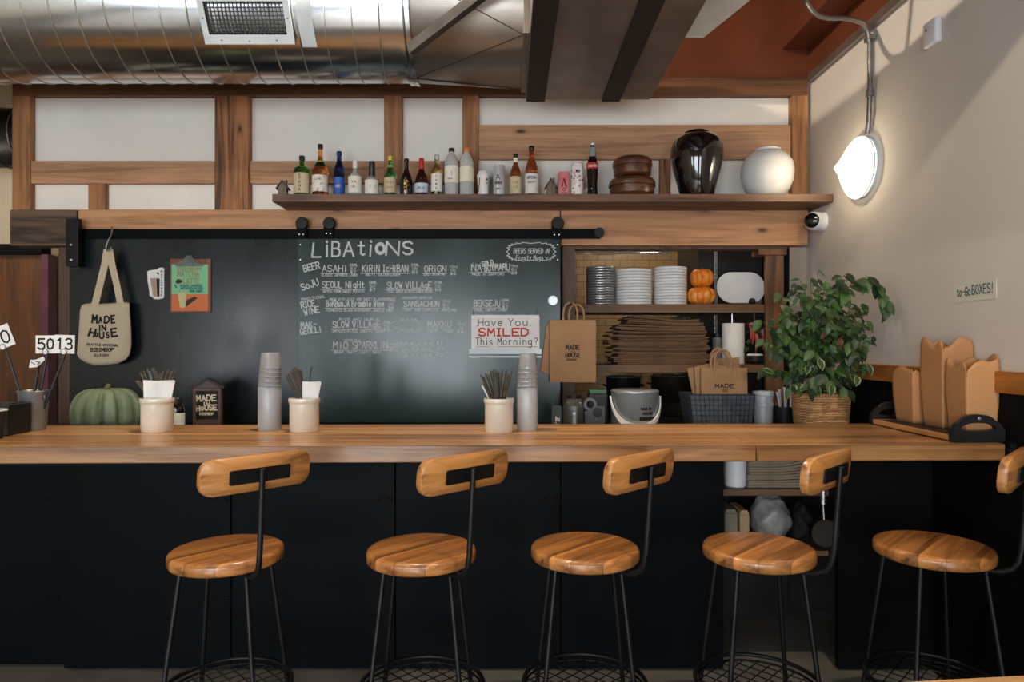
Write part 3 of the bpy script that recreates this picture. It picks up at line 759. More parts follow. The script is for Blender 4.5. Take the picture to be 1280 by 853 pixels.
# ---------------------------------------------------------------- sliding panels on their rail
DR_ = DBm - .03                     # rail face
DL = DBm - .015                     # left panel face
DC = DBm - .055                     # chalkboard face
zb = at(0, 528.5, DC).z
t = thing('panel_rail', 'long black flat steel rail bolted along the underside of the great beam', 'rail', at(420, 298, DR_))
b = B(); pbox(b, 97, 751, 286.5, 298, DR_, .028, .002); obj('rail_bar', b, M['black_steel'], t)
b = B(); c = at(751, 291, DR_); lathe(b, [(0, c.y - .012), (.03, c.y - .012), (.03, c.y + .028), (0, c.y + .028)], (c.x - .01, 0, c.z), 20, axis='Y'); obj('rail_stop', b, M['iron'], t)
t = thing('steel_bracket', 'black steel bracket bolted at the charred left end of the beam', 'bracket', at(90, 333, DBm - .1))
b = B(); pbox(b, 82, 97.5, 273, 333, DBm - .10, .04, .003); obj('bracket_plate', b, M['iron'], t)
b = B()
for yy in (306, 325):
    c = at(89, yy, DBm - .10); lathe(b, [(0, c.y - .006), (.007, c.y - .004), (.009, c.y)], (c.x, 0, c.z), 12, axis='Y')
each('bolt', b, M['steel'], t)
b = B(); pbox(b, 87, 376, 298.5, 528.5, DL, .012, .002)
pl = tag(obj('sliding_panel', b, M['panel_steel']), 'plain dark steel sliding panel with the clipboard and tote bag, left of the menu board', 'sliding panel')

def hanger(name, label, x0, x1, y_top, y1, D, screws):
    t = thing(name, label, 'panel hanger', at((x0 + x1) / 2, y1, D))
    b = B(); pbox(b, x0, x1, y_top + 8, y1, D, .012, .002); obj('strap', b, M['black_steel'], t)
    b = B(); c = at((x0 + x1) / 2 + 1, y_top + 7.5, D); lathe(b, [(0, D - .012), (.034, D - .012), (.038, D - .006), (.038, D + .012), (0, D + .012)], (c.x, 0, c.z), 28, axis='Y'); obj('wheel', b, M['iron'], t)
    b = B()
    for sx, sy in screws:
        c = at(sx, sy, D); lathe(b, [(0, D - .004), (.0045, D - .003), (.006, D)], (c.x, 0, c.z), 10, axis='Y')
    each('screw', b, M['steel'], t)
hanger('panel_hanger', 'black roller hanger over the upper left corner of the menu board', 370.5, 382.5, 272, 298.5, DC - .014, [(374, 293), (379, 293)])
hanger('panel_hanger', 'black roller hanger on the rail above the first letters of Libations', 404.5, 416.5, 272, 298, DR_ - .014, [(408, 292), (413, 292)])
hanger('panel_hanger', 'black roller hanger over the upper right corner of the menu board', 689.5, 702.5, 272, 299, DC - .014, [(693, 293.5), (699, 293.5)])

board = thing('chalkboard', 'big dark steel menu board lettered in chalk, titled Libations', 'chalkboard', at(536, 528.5, DC))
b = B(); pbox(b, 372, 700.5, 298.5, 528.5, DC, .014, .002); obj('board_panel', b, M['chalkboard'], board)
b = B()
for sx, sy in ((375.5, 306), (375.5, 325), (697, 306), (697, 325)):
    c = at(sx, sy, DC); lathe(b, [(0, DC - .006), (.005, DC - .004), (.0065, DC)], (c.x, 0, c.z), 10, axis='Y')
each('corner_screw', b, M['steel'], board)
b = B(); T = lambda s, x0, y, x1, h, w=1.0, ang=0, **k: ptext(b, s, x0, y, x1, h, w, DC, ang, **k)
for ch, x0, x1, y, h, w, sl in (('L', 390, 401, 321.5, 17, 2.2, .12), ('i', 405.5, 412, 320.5, 20, 2.4, 0), ('B', 415, 425, 320.5, 18, 2.2, .03), ('A', 429.5, 442, 320.5, 17.5, 2.2, 0), ('t', 446, 457, 319, 17.5, 2.2, 0), ('i', 459.5, 466, 320, 20, 2.2, .08), ('N', 482.5, 498, 319, 16.5, 2.4, .05), ('S', 504, 515.5, 318, 15.5, 2.4, 0)):
    T(ch, x0, y, x1, h, w, slant=sl)
ro = [[b.verts.new(at(475.5 + r_ * 1.05 * math.cos(2 * math.pi * k / 28), 311 + r_ * 1.2 * math.sin(2 * math.pi * k / 28), DC - .0010)) for k in range(28)] for r_ in (3.0, 6.6)]
for k in range(28): b.faces.new((ro[0][k], ro[0][(k + 1) % 28], ro[1][(k + 1) % 28], ro[1][k]))
obj('title_lettering', b, M['chalk'], board, smooth=0)
T_ = T
def T(s, x0, y, x1, h, w=1.0, ang=0, **k):
    bb = B(); ptext(bb, s, x0, y, x1, h, w, DC, ang, **k); obj(NM, bb, M['chalk'], board, smooth=0)
NM = 'heading_lettering'
T('BEER', 380.5, 340, 400.5, 8, 1.3, 14); T('SoJU', 378, 363.5, 400, 8, 1.3, 20); T('RICE', 377, 385.5, 394, 7.5, 1.3, 10); T('WiNE', 381, 394.5, 400, 7.5, 1.3, 12)
T('MAK-', 376.5, 411, 396, 7.5, 1.3, 6); T('GEOLLi', 376, 418.5, 402, 7, 1.3, 8)
T('TRADiTiONAL', 376, 376.5, 407, 3.2, .55, 8)
NM = 'drink_lettering'; b = B()
items = [('ASAHi', 403, 340, 433.5, 8), ('KiRiN IcHiBAN', 453, 340, 510, 8.5), ('ORiGN', 530.5, 340, 557.5, 7.5), ('NA', 589.5, 339, 602, 8), ('MARU', 619, 338, 637, 8),
         ('SEOUL NigHt', 403, 360, 455.5, 7.5), ('SLOW ViLLAgE', 484, 360.5, 539.5, 7.5), ('BoKBunJA Bramble Wine', 408, 383.5, 480, 7.5), ('SANSACHUN', 505, 383.5, 549, 7), ('BEKSEJU', 592.5, 383, 625, 7.5),
         ('SLOW ViLLAgE', 416, 409.5, 475, 7.5), ('MAKKU', 535, 409, 564, 7), ('MiO', 416.5, 436, 435, 8.5), ('SPARKLiNg', 441, 436, 490, 8.5)]
for s, x0, y, x1, h in items:
    T(s, x0, y, x1, h, 1.1, jit=.2)
    if s not in ('NA', 'MARU'): strokes(b, [[(x0 - 2, -(y + 2)), (x1 + 1, -(y + 2))]], .7, flat_px(DC))
strokes(b, [[(587, -341), (638, -340)]], .7, flat_px(DC))
NM = 'sold_out_lettering'; T('SOLD', 603, 333.5, 617, 6, 1.2, 10); T('OUT', 606, 340, 618, 5.5, 1.2, 10)
T = T_
each('underline', b, M['chalk'], board, smooth=0)
b = B()
small = [('CLASSiC JAPANESE LAGER', 402, 345.5, 447, 3), ('MALTY, GOLDEN LAGER', 457, 345, 500, 3), ('EASY DRiNKiNG', 530, 344.5, 556, 3), ('MADE iN SAPPORO', 590, 344.5, 630, 3), ('NOTES FROM SWEET POTATO', 404, 366, 455, 3), ('FULL BODY WiTH CLEAN FiNiSH', 485, 366, 540, 3),
         ('MADE WiTH JUiCY AND SWEET BLACKBERRiES', 412, 375.5, 494, 2.8), ('FERMENTED BLACK RASPBERRY, SUBTLE TANG', 408, 389.5, 491, 3), ('HAWTHORN BERRiES', 503, 374, 540, 2.8), ('TART AND COMPLEX, AMAZiNG', 505, 389, 570, 3), ('HERBAL, EARTHY, CANDY', 591, 389, 634, 3),
         ('RiCE AND NURUK', 424, 401, 474, 3), ('UNPASTEURiZED, SMOOTH, TANGY', 415, 415.5, 481, 3), ('CREAMY, STRONG', 535, 415.5, 566, 3), ('ORiGiNAL', 430, 427, 452, 3), ('BRiGHT, FRUiTY, LIGHTLY SWEET', 418, 442, 476, 3), ('Limited Special', 591, 333.5, 634, 4.5),
         ('ORiGiNAL', 499, 402.5, 524, 4), ('MANGO', 501, 415, 524, 4)]
for s, x0, y, x1, h in small: T(s, x0, y, x1, h, .5, jit=.25)
prices = [(437, 330), (514, 330), (562, 332), (638, 331), (461, 352), (543, 352), (484, 374), (553, 375), (627, 374), (479, 402), (571, 404)]
for k, (x, y) in enumerate(prices):
    T(('330ML', '375ML', '12oz', '16oz')[k % 4], x, y + 3, x + 10, 3, .5); T(('5%', '13%', '16%', '6%')[k % 4], x + 1, y + 7.5, x + 8, 3, .5); T(('$7', '$15', '$6', '$9')[k % 4], x + 1, y + 12, x + 8, 3.2, .6)
strokes(b, [[(489, -404), (497, -401)], [(489, -408), (499, -412)], [(491, -431), (498, -428.5)], [(491, -433), (498, -434)], [(491, -435), (498, -439)]], .6, flat_px(DC))
for y, p in ((431.5, '$7'), (438.5, '$13'), (445.5, '$12')):
    T('SPARKLiNG SAKE 300 ML' if y < 435 else 'YUZU, PLUM 300 ML', 500, y, 540, 3, .45); T(p, 546, y, 553, 4, .7)
    strokes(b, [[(499, -(y + 1.4)), (553, -(y + 1.4))]], .4, flat_px(DC))
T('BEERS SERVED iN', 642, 317, 686, 6, .75, slant=.15); T('Frosty Mugs', 645, 325, 679, 5.6, .75, slant=.15)
T(':)', 681, 324, 686, 4, .7) if False else strokes(b, [[(681, -321.5), (683, -323), (686, -321.5)]], .6, flat_px(DC))
pts = []
for k in range(44):
    a = 2 * math.pi * k / 44; r = 1.0 if k % 2 else 1.13
    cx_, cy_ = math.copysign(abs(math.cos(a)) ** .55, math.cos(a)), math.copysign(abs(math.sin(a)) ** .7, math.sin(a))
    pts.append((664 + 27.5 * r * cx_, -(315 - 10.5 * r * cy_)))
strokes(b, [pts + [pts[0]]], .9, flat_px(DC))
obj('small_lettering', b, M['chalk'], board, smooth=0)

# magnet, smile sign, chalk ledge
c = at(691, 376, DC); b = B(); lathe(b, [(0, DC - .012), (.028, DC - .012), (.032, DC - .006), (.032, DC), (0, DC)], (c.x, 0, c.z), 32, axis='Y')
tag(obj('round_magnet', b, pm('brushed_magnet', (208, 216, 216), (186, 196, 196), 30, .3, metal=.5)), 'round pale silver magnet near the right edge of the menu board', 'magnet')
t = thing('message_sign', 'white sign asking Have You SMILED This Morning? on the menu board', 'sign', at(632, 440, DC - .012))
b = B(); w_, h_ = (674 - 589) * DC / F, (438 - 394) * DC / F; c = at(631.7, 416, DC)
prism(b, [(c.x + x, c.z + z) for x, z in rrect(w_, h_, .008)], DC - .012, DC - .006); obj('sign_board', b, M['paper'], t)
b = B(); DS = DC - .012
ptext(b, 'Have', 598, 407.5, 628, 8.5, .9, DS); ptext(b, 'You', 635, 407.5, 660, 9, .9, DS)
ptext(b, 'This', 594.5, 431.5, 616, 9, .9, DS); ptext(b, 'Morning', 622, 431.5, 665, 9, .9, DS); ptext(b, '?', 668, 431.5, 672, 9, .9, DS)
strokes(b, [[(595, -433.8), (612, -433.8)], [(622, -433.8), (672, -433.8)]], .5, flat_px(DS)); ptext(b, "'", 596, 412, 598, 5, .7, DS); ptext(b, "'", 662, 412, 664, 5, .7, DS)
obj('black_lettering', b, M['ink'], t, smooth=0)
b = B(); ptext(b, 'SMILED', 598.5, 420, 660, 9, 2.0, DS); obj('red_lettering', b, M['red_ink'], t, smooth=0)
for hx in (592, 671):
    b = B(); p = at(hx, 398, DC - .014); q = at(hx - .5, 388.5, DC - .004)
    tube(b, [q + Vector((0, .004, .006)), q, q + Vector((0, -.006, -.01)), (q + p) / 2 + Vector((0, -.006, 0)), p, p + Vector((.006, .002, -.004))], .0022, 6); obj('hook', b, M['steel'], t)
b = B(); pbox(b, 586, 677, 438.5, 443, DC - .035, .035, .003); pbox(b, 586, 677, 436.5, 439, DC - .037, .006, .001); pbox(b, 586, 677, 445, 447.5, DC - .01, .01, .002)
tag(obj('chalk_ledge', b, M['white_metal']), 'narrow pale metal chalk ledge just under the smile sign', 'ledge')

# ---------------------------------------------------------------- clipboard and sticker on the left panel
t = thing('clipboard', 'brown clipboard holding a green and orange drink poster on the steel panel', 'clipboard', at(238, 391, DL - .01))
b = B(); pbox(b, 212.5, 263.5, 323.5, 391, DL - .01, .01, .004); obj('clip_backboard', b, wood('hardboard', (128, 74, 46), (96, 54, 34), 'Z', knots=False, rough=.6), t)
DQ = DL - .0115
b = B(); pbox(b, 214.5, 260, 331, 369, DQ, .0015, 0); ps = obj('poster', b, pm('mint_print', (128, 196, 152), (112, 182, 138), 5, .7), t)
b = B(); pbox(b, 214.5, 260, 368, 389, DQ - .0003, .0018, 0); obj('poster_orange', b, pm('orange_print', (206, 118, 74), (196, 108, 66), 5, .7), ps)
b = B(); ptext(b, 'ICED CREAMY', 221, 338, 252, 3.2, .7, DQ); ptext(b, 'MATCHA', 222, 346, 249, 6.5, .9, DQ); ptext(b, 'LATTE', 229, 354.5, 249, 6, .9, DQ); obj('poster_title', b, pm('rust_print', (170, 110, 84), (150, 96, 72), 40, .8), ps, smooth=0)
b = B(); ptext(b, 'ORGANIC, HANDMADE', 225, 358.5, 253, 2.6, .5, DQ); ptext(b, 'MATCHA WITH OAT MILK', 226, 362, 254, 2.6, .5, DQ); ptext(b, 'VEGAN, ALWAYS', 237, 365.4, 253, 2.6, .5, DQ); obj('poster_small_print', b, M['teal_ink'], ps, smooth=0)
b = B(); pprism(b, [(222, 366), (233, 365), (231.5, 384), (228, 385.5), (225, 384)], DQ - .001, .0012); obj('printed_cup', b, pm('cup_print', (196, 188, 142), (182, 174, 126), 30, .7), ps)
b = B(); pprism(b, [(232, 376), (243, 371), (247, 373), (232, 384)], DQ - .0008, .001); pprism(b, [(219, 352), (222, 349), (227, 350), (228, 353), (223, 355), (220, 354)], DQ - .0008, .001); pprism(b, [(218, 356), (219.2, 355.5), (221, 360), (220, 361)], DQ - .0008, .001); obj('printed_shade', b, pm('dark_print', (64, 40, 36), (50, 32, 30), 30, .7), ps)
b = B(); c = at(238, 328, DL)
pprism(b, [(219, 333), (220.5, 329), (228, 327), (231, 322), (233, 319.5), (239, 319.5), (241, 322), (244, 327), (250, 329), (254, 333)], DQ - .008, .009); obj('spring_clip', b, pm('clip_steel', (98, 104, 100), (74, 80, 77), 20, .35, metal=.7), t)
for sx in (227, 248):
    b = B(); q = at(sx, 328, DQ - .009); bmesh.ops.create_uvsphere(b, u_segments=10, v_segments=6, radius=.006, matrix=Matrix.Translation(q)); obj('rivet', b, M['steel'], t)
t = thing('drink_sticker', 'white cut-out sticker of an iced drink on the steel panel beside the clipboard', 'sticker', at(195, 375, DL - .004))
b = B(); pprism(b, [(184, 340), (186, 338.5), (196, 337), (199, 335), (203, 334.5), (205, 336), (205, 370), (204, 373), (198, 374.5), (193, 374), (190, 371.5), (187, 370), (186, 360), (184.5, 352)], DL - .003, .003); obj('sticker_sheet', b, M['paper'], t)
b = B(); pprism(b, [(187.5, 348), (197, 347.5), (198, 371), (191.5, 371.5)], DL - .0042, .0014); obj('printed_drink', b, pm('latte_print', (176, 156, 132), (160, 140, 118), 30, .7), t)
b = B(); pprism(b, [(195.5, 349), (199.5, 348), (199.3, 371), (196.5, 371)], DL - .0046, .0008); pprism(b, [(195, 341), (198, 340.6), (199, 344), (197, 343)], DL - .0046, .0008)
for k in range(8): ptext(b, 'MATCHAOK'[k], 201, 341 + k * 4.2, 203.2, 2.8, .6, DL - .003)
obj('printed_straw', b, M['ink'], t, smooth=0)

# ---------------------------------------------------------------- tote bag on its hook
DT_ = DL - .085
t = thing('tote_bag', 'natural canvas tote bag printed MADE IN HOUSE hanging on the steel panel', 'tote bag', at(131, 456, DT_))
out = [(106, 380), (113, 379), (122, 380), (140, 379), (152, 378), (159, 378), (162.5, 379), (163, 392), (164.5, 412), (165, 430), (163, 443), (158, 450), (148, 455), (132, 457), (117, 457), (106, 453), (99, 448), (96, 443), (97, 430), (99, 405), (100, 388), (102, 382)]
cx_, cy_ = 131, 420
b = B(); lay = []
for f, d in ((1.0, .062), (1.0, .03), (.97, .012), (.88, .002), (.6, -.006)):
    lay.append([b.verts.new(at(cx_ + (x - cx_) * f, cy_ + (y - cy_) * (f if y > 400 else 1 - (1 - f) * .35), DT_ + d)) for x, y in out])
n_ = len(out)
b.faces.new(lay[0])
for A, C in zip(lay, lay[1:]):
    for k in range(n_): b.faces.new((A[k], A[(k + 1) % n_], C[(k + 1) % n_], C[k]))
cv = b.verts.new(at(cx_, cy_, DT_ - .008))
for k in range(n_): b.faces.new((lay[-1][k], lay[-1][(k + 1) % n_], cv))
bag = obj('bag_body', b, M['canvas'], t, smooth=50)
def strap(px_pts, w, D, name, par, m, th=.005):
    b = B(); L_ = [(at(x - w / 2, y, D), at(x + w / 2, y, D)) for x, y in px_pts]
    fr_ = [[b.verts.new(p) for p in q] for q in L_]; bk = [[b.verts.new(p + Vector((0, th, 0))) for p in q] for q in L_]
    for k in range(len(L_) - 1):
        b.faces.new((fr_[k][0], fr_[k][1], fr_[k + 1][1], fr_[k + 1][0])); b.faces.new((bk[k][1], bk[k][0], bk[k + 1][0], bk[k + 1][1]))
        for e in (0, 1): b.faces.new((fr_[k][e], fr_[k + 1][e], bk[k + 1][e], bk[k][e]))
    b.faces.new((fr_[0][0], fr_[0][1], bk[0][1], bk[0][0])); b.faces.new((fr_[-1][0], fr_[-1][1], bk[-1][1], bk[-1][0]))
    return obj(name, b, m, par)
strap([(117, 392), (119, 379), (125, 355), (131, 330), (134, 312)], 9, DT_ + .006, 'handle', t, M['canvas'])
strap([(151, 390), (150, 378), (146, 357), (140, 332), (136.5, 312)], 8.5, DT_ + .007, 'handle', t, M['canvas'])
DTT = DT_ - .0095
def wordmesh(*a):
    b = B()
    for q in a: ptext(b, *q[0], **q[1])
    obj('printed_lettering', b, M['ink'], bag, smooth=0)
PQ = lambda *a, **k: (a, k)
W_ = 1.7
wordmesh(PQ('M', 115, 403.5, 121, 9.5, 2.2, DTT, -4), PQ('A', 123.5, 404, 127.5, 7.5, W_, DTT), PQ('D', 130.5, 404, 136, 8, 2.1, DTT, 4, slant=.1), PQ('E', 139.5, 404, 143.5, 9, 2.0, DTT, 8, slant=.1))
wordmesh(PQ('iN', 123, 413.5, 132, 7, W_, DTT))
wordmesh(PQ('H', 110.5, 420, 117, 9.5, 2.4, DTT, -12, slant=.1), PQ('o', 119, 421, 122, 7, W_, DTT), PQ('U', 124.5, 423, 129.5, 7.5, 2.0, DTT), PQ('S', 133, 422.5, 136, 6.5, 1.8, DTT), PQ('E', 140, 421, 146.5, 9.5, 2.4, DTT, 8))
wordmesh(PQ('SEATTLE ORIGINAL', 108, 432, 148, 2.6, .6, DTT + .001, -2)); wordmesh(PQ('BIBIMBOP', 113, 439.5, 142, 4.2, 1.0, DTT + .001)); wordmesh(PQ('EATERY', 118, 446, 136, 3, .7, DTT + .002))

b = B(); q = [at(139.5, 284, DR_ - .012), at(140.5, 287, DR_ - .02), at(139, 294, DR_ - .03), at(135, 302, DT_ + .01), at(132.5, 309, DT_ + .003), at(134, 314, DT_ - .004), at(137.5, 313, DT_ - .004), at(139, 309, DT_)]
tube(b, q, .0045, 8); tag(obj('steel_hook', b, M['steel']), 'S-shaped steel hook over the rail carrying the tote bag', 'hook')

# ---------------------------------------------------------------- long bottle shelf
DSF = 3.93
b = B(); a = at(340, 242.5, DSF); e = at(340, 252.5, DSF)
box(b, a.x, XR - .005, DSF, DT - .005, e.z, a.z, .004)
tag(obj('long_shelf', b, M['shelf']), 'long thick dark timber shelf of bottles above the menu board', 'shelf')
ZS = a.z
DB = 4.03
SB = DB / F
GL = dict(green=glass('green_glass', (96, 186, 110)), dkgreen=glass('deep_green_glass', (70, 140, 62)), amber=glass('amber_glass', (190, 96, 36)), blue=glass('cobalt_glass', (40, 66, 150)), clear=glass('clear_glass', (248, 250, 249), .03, .72),
          dark=pm('black_bottle_glass', (24, 18, 17), (18, 13, 12), 12, .12, coat=.5), plum=glass('plum_glass', (100, 36, 30)), whisky=glass('amber_liqueur', (238, 164, 84)), sake=glass('pale_sake', (250, 226, 160)), pet=glass('clear_bottle_plastic', (246, 248, 248), .12, .55), beer=glass('beer_glass', (184, 96, 44)), cola=glass('cola_liquid', (40, 14, 8)), frost=glass('frosted_plastic', (242, 244, 246), .3, .6), tumb=glass('clear_tumbler_plastic', (246, 246, 244), .08, .72))
LB = dict(white=pm('white_label', (228, 224, 214), (216, 212, 202), 40, .7), tan=pm('tan_label', (206, 190, 158), (190, 172, 138), 25, .7), blue=pm('blue_label', (36, 74, 164), (60, 104, 186), 14, .4, metal=.3), floral=None, yellow=pm('yellow_cap', (214, 196, 70), (204, 184, 60), 20, .4), orange=pm('orange_cap', (232, 132, 74), (222, 122, 66), 20, .4), red=pm('red_label', (188, 34, 38), (176, 28, 34), 20, .5), gold=pm('gold_ink', (206, 172, 96), (180, 146, 72), 40, .4, metal=.5), green=pm('green_label', (130, 176, 92), (112, 160, 78), 20, .6), silver=pm('silver_can', (206, 208, 212), (186, 188, 193), 10, .3, metal=.35), pink=pm('pink_can', (222, 150, 150), (208, 120, 124), 12, .4), navy=pm('navy_cap', (30, 58, 116), (24, 48, 100), 20, .35, metal=.4), black=pm('black_cap', (24, 24, 24), (18, 18, 18), 20, .4), brownink=pm('brown_ink', (106, 74, 50), (88, 60, 40), 40, .8))
def speckle(name, base, cols, scale=30):
    t = NT(name); vo = t.n('ShaderNodeTexVoronoi'); vo.inputs['Scale'].default_value = scale; t.l(t.coords(), vo.inputs['Vector'])
    sp = t.n('ShaderNodeSeparateColor'); t.l(vo.outputs['Color'], sp.inputs[0])
    st = [(0, lin(base))]
    for k, c in enumerate(cols): st.append((.45 + .5 * k / len(cols), lin(c)))
    x = t.n('ShaderNodeValToRGB'); x.color_ramp.interpolation = 'CONSTANT'; e = x.color_ramp.elements
    while len(e) < len(st): e.new(.5)
    for k, (p, c) in enumerate(st): e[k].position = p; e[k].color = (*c, 1)
    t.l(sp.outputs[0], x.inputs[0])
    ds = t.math('LESS_THAN', vo.outputs['Distance'], .42)
    t.l(t.mix(ds, lin(base), x.outputs[0]), t.b.inputs['Base Color']); t.set(Roughness=.5); return t.m
LB['floral'] = speckle('floral_label', (226, 218, 208), [(226, 206, 130), (176, 186, 200), (200, 170, 160)], 55)
LB['melon'] = speckle('patterned_can', (232, 228, 224), [(50, 100, 76), (44, 58, 110), (206, 96, 92), (40, 40, 44), (226, 150, 150)], 62)

PROF = {   # (radius fraction, height fraction) of each outline, foot to neck
'liqueur': [(.9, 0), (1, .02), (1, .62), (.95, .69), (.75, .73), (.34, .76), (.29, .80), (.29, .9), (.31, .91)],
'wine': [(.92, 0), (1, .02), (1, .46), (.94, .53), (.72, .61), (.44, .67), (.31, .72), (.27, .9), (.29, .92)],
'slim': [(.92, 0), (1, .02), (1, .55), (.9, .64), (.62, .74), (.45, .8), (.42, .93)],
'round': [(.75, 0), (.95, .03), (1, .15), (1, .45), (.9, .57), (.6, .66), (.34, .72), (.3, .82)],
'gin': [(.95, 0), (1, .02), (1, .44), (.92, .51), (.6, .55), (.34, .58), (.33, .66)],
'soju': [(.92, 0), (1, .02), (1, .50), (.93, .57), (.6, .68), (.38, .76), (.34, .9)],
'flask': [(.85, 0), (.98, .03), (1, .2), (.96, .4), (.8, .54), (.5, .66), (.36, .73), (.33, .92)],
'sake': [(.92, 0), (1, .02), (1, .58), (.9, .66), (.6, .73), (.44, .77), (.42, .9)],
'pet': [(.8, 0), (.98, .03), (1, .06), (.96, .12), (1, .2), (1, .5), (1, .66), (.9, .75), (.6, .85), (.38, .9), (.36, .93)],
'beer': [(.92, 0), (1, .02), (1, .5), (.93, .58), (.62, .7), (.42, .78), (.36, .93), (.4, .95)],
'cola': [(.9, 0), (1, .03), (.9, .12), (.86, .2), (.94, .34), (1, .42), (.98, .56), (.8, .68), (.5, .78), (.4, .86), (.36, .95)],
}
def bottle(name, label, x, w, ytop, prof, gl, lab=None, lab_z=(.1, .4), cap=None, cap_z=(.9, 1), cap_r=.34, ring=False, marks=(), mark_m=None, extra=None, D=DB, z0=None, cat='bottle', group='bottles along the long shelf'):
    z0 = ZS if z0 is None else z0
    c = at(x, 0, D); r = w / 2 * D / F; h = at(0, ytop, D).z - z0
    cx, cy = c.x, D
    t = thing(name, label, cat, (cx, cy, z0), group)
    b = B(); P = [(rr * r, z0 + zz * h) for rr, zz in PROF[prof]]
    lathe(b, P, (cx, cy, 0), 24); obj('body', b, gl, t, smooth=40)
    if cap:
        b = B(); lathe(b, [(cap_r * r, z0 + cap_z[0] * h - .002), (cap_r * r * 1.08, z0 + cap_z[0] * h), (cap_r * r * 1.05, z0 + h * cap_z[1] - .003), (cap_r * r * .9, z0 + cap_z[1] * h)], (cx, cy, 0), 20); obj('cap', b, cap, t, smooth=40)
    lo = None
    if lab:
        b = B(); rr = r + .0012
        a0, a1 = (0, 2 * math.pi) if ring else (R(-90 - 74), R(-90 + 74))
        lathe(b, [(rr - .001, z0 + lab_z[0] * h), (rr, z0 + lab_z[0] * h + .001), (rr, z0 + lab_z[1] * h - .001), (rr - .001, z0 + lab_z[1] * h)], (cx, cy, 0), 24, a0, a1, cap0=False, cap1=False); lo = obj('label', b, lab, t, smooth=40)
    if marks:
        b = B(); f = wrap_px(cx, cy, r + .0014)
        for (s, u0, u1, v, hh, w_) in marks:      # u in label half-widths, v as a fraction of bottle height, hh in metres
            strokes(b, text_lines(s, u0 * r, z0 + v * h, u1 * r, hh), w_, f, .0004)
        obj('label_lettering', b, mark_m or M['ink'], lo or t, smooth=0) if True else None
    if extra: extra(t, cx, cy, r, h, z0)
    return t
def neck_band(m, za, zb_, rf, name='neck_band'):
    def f(t, cx, cy, r, h, z0):
        b = B(); lathe(b, [(rf * r, z0 + za * h), (rf * r * 1.04, z0 + za * h + .001), (rf * r * 1.0, z0 + zb_ * h)], (cx, cy, 0), 20, cap0=False, cap1=False); obj(name, b, m, t)
    return f
def vert(s, v0, dv, hh, w_, u=-.12, uw=.24): return [(ch, u, u + uw, v0 - dv * k, hh, w_) for k, ch in enumerate(s)]

bottle('liqueur_bottle', 'squat deep green bottle with tall cream label, first from the shelf left end', 377.5, 20, 195, 'liqueur', GL['dkgreen'], LB['tan'], (.08, .56), LB['black'], (.9, 1.0), .33, marks=vert('ETKHA', .47, .085, .014, .003), extra=None)
bottle('liqueur_bottle', 'tall amber liqueur bottle with long clear neck and black cap', 400.5, 20, 180.5, 'wine', GL['whisky'], LB['floral'], (.09, .40), LB['black'], (.92, 1.0), .3, extra=neck_band(LB['green'], .57, .68, .5, 'neck_tag'), marks=[('UME', -.4, .4, .3, .010, .002)], mark_m=LB['brownink'])
bottle('sake_bottle', 'slim cobalt blue bottle with a bright blue label', 424, 13.5, 189.5, 'slim', GL['blue'], LB['blue'], (.02, .42), LB['navy'], (.93, 1.0), .45, ring=True, marks=[('MIO', -.45, .45, .2, .014, .002)], mark_m=LB['white'])
bottle('soju_bottle', 'small round clear bottle with an oval white label and white neck wrap', 444, 17, 201, 'round', GL['clear'], LB['white'], (.1, .55), LB['white'], (.80, 1.0), .34, marks=[('YA', -.35, .35, .36, .014, .0025), ('UL', -.25, .3, .24, .012, .0022)])
bottle('gin_bottle', 'short clear bottle with white label, black square and long black neck', 465, 17.5, 202, 'gin', GL['clear'], LB['white'], (.08, .46), LB['black'], (.60, 1.0), .42, marks=[('-', .1, .5, .22, .02, .022)])
bottle('soju_bottle', 'bright green bottle with yellow cap and yellowish label', 488, 15, 195.5, 'soju', GL['green'], LB['tan'], (.10, .46), LB['yellow'], (.9, 1.0), .38, marks=[('SOJU', -.6, .6, .32, .012, .002), ('GOOD', -.5, .5, .2, .009, .0016)], mark_m=pm('olive_ink', (120, 120, 50), (100, 100, 40), 30, .8), extra=neck_band(LB['green'], .70, .78, .46))
bottle('wine_bottle', 'all-black bottle painted with gold characters', 508, 16, 198.5, 'flask', GL['dark'], None, cap=LB['black'], cap_z=(.92, 1), cap_r=.36, marks=vert('MEHWA', .36, .08, .013, .0028, -.2, .4) + vert('SU', .36, .1, .010, .002, .25, .25), mark_m=LB['gold'])
bottle('wine_bottle', 'dark plum wine bottle with red neck foil and pale blue label', 527, 17, 198, 'flask', GL['plum'], pm('pale_blue_label', (196, 206, 220), (184, 196, 212), 30, .7), (.10, .34), LB['red'], (.72, 1.0), .36, marks=[('OMIJA', -.55, .55, .18, .013, .002)], mark_m=M['teal_ink'])
bottle('sake_bottle', 'narrow pale yellow bottle with clear glass stopper and white label', 546, 14, 193.5, 'sake', GL['sake'], LB['white'], (.12, .54), GL['clear'], (.88, 1.0), .4, marks=vert('TORA', .44, .09, .012, .0024))
bottle('plastic_bottle', 'clear plastic bottle with black cap and a white label with black square', 564.5, 17.5, 185.5, 'pet', GL['pet'], LB['white'], (.28, .62), LB['black'], (.93, 1.0), .4, ring=True, marks=[('-', -.62, -.12, .41, .03, .030), ('SODA', -.5, .2, .34, .008, .0016)])
bottle('plastic_bottle', 'clear plastic bottle with an orange cap', 583.5, 17.5, 185, 'pet', GL['pet'], pm('clear_print', (222, 216, 196), (210, 204, 186), 20, .4), (.30, .60), LB['orange'], (.92, 1.0), .4, ring=True, marks=[('-', -.35, .15, .41, .03, .034)], mark_m=LB['yellow'])
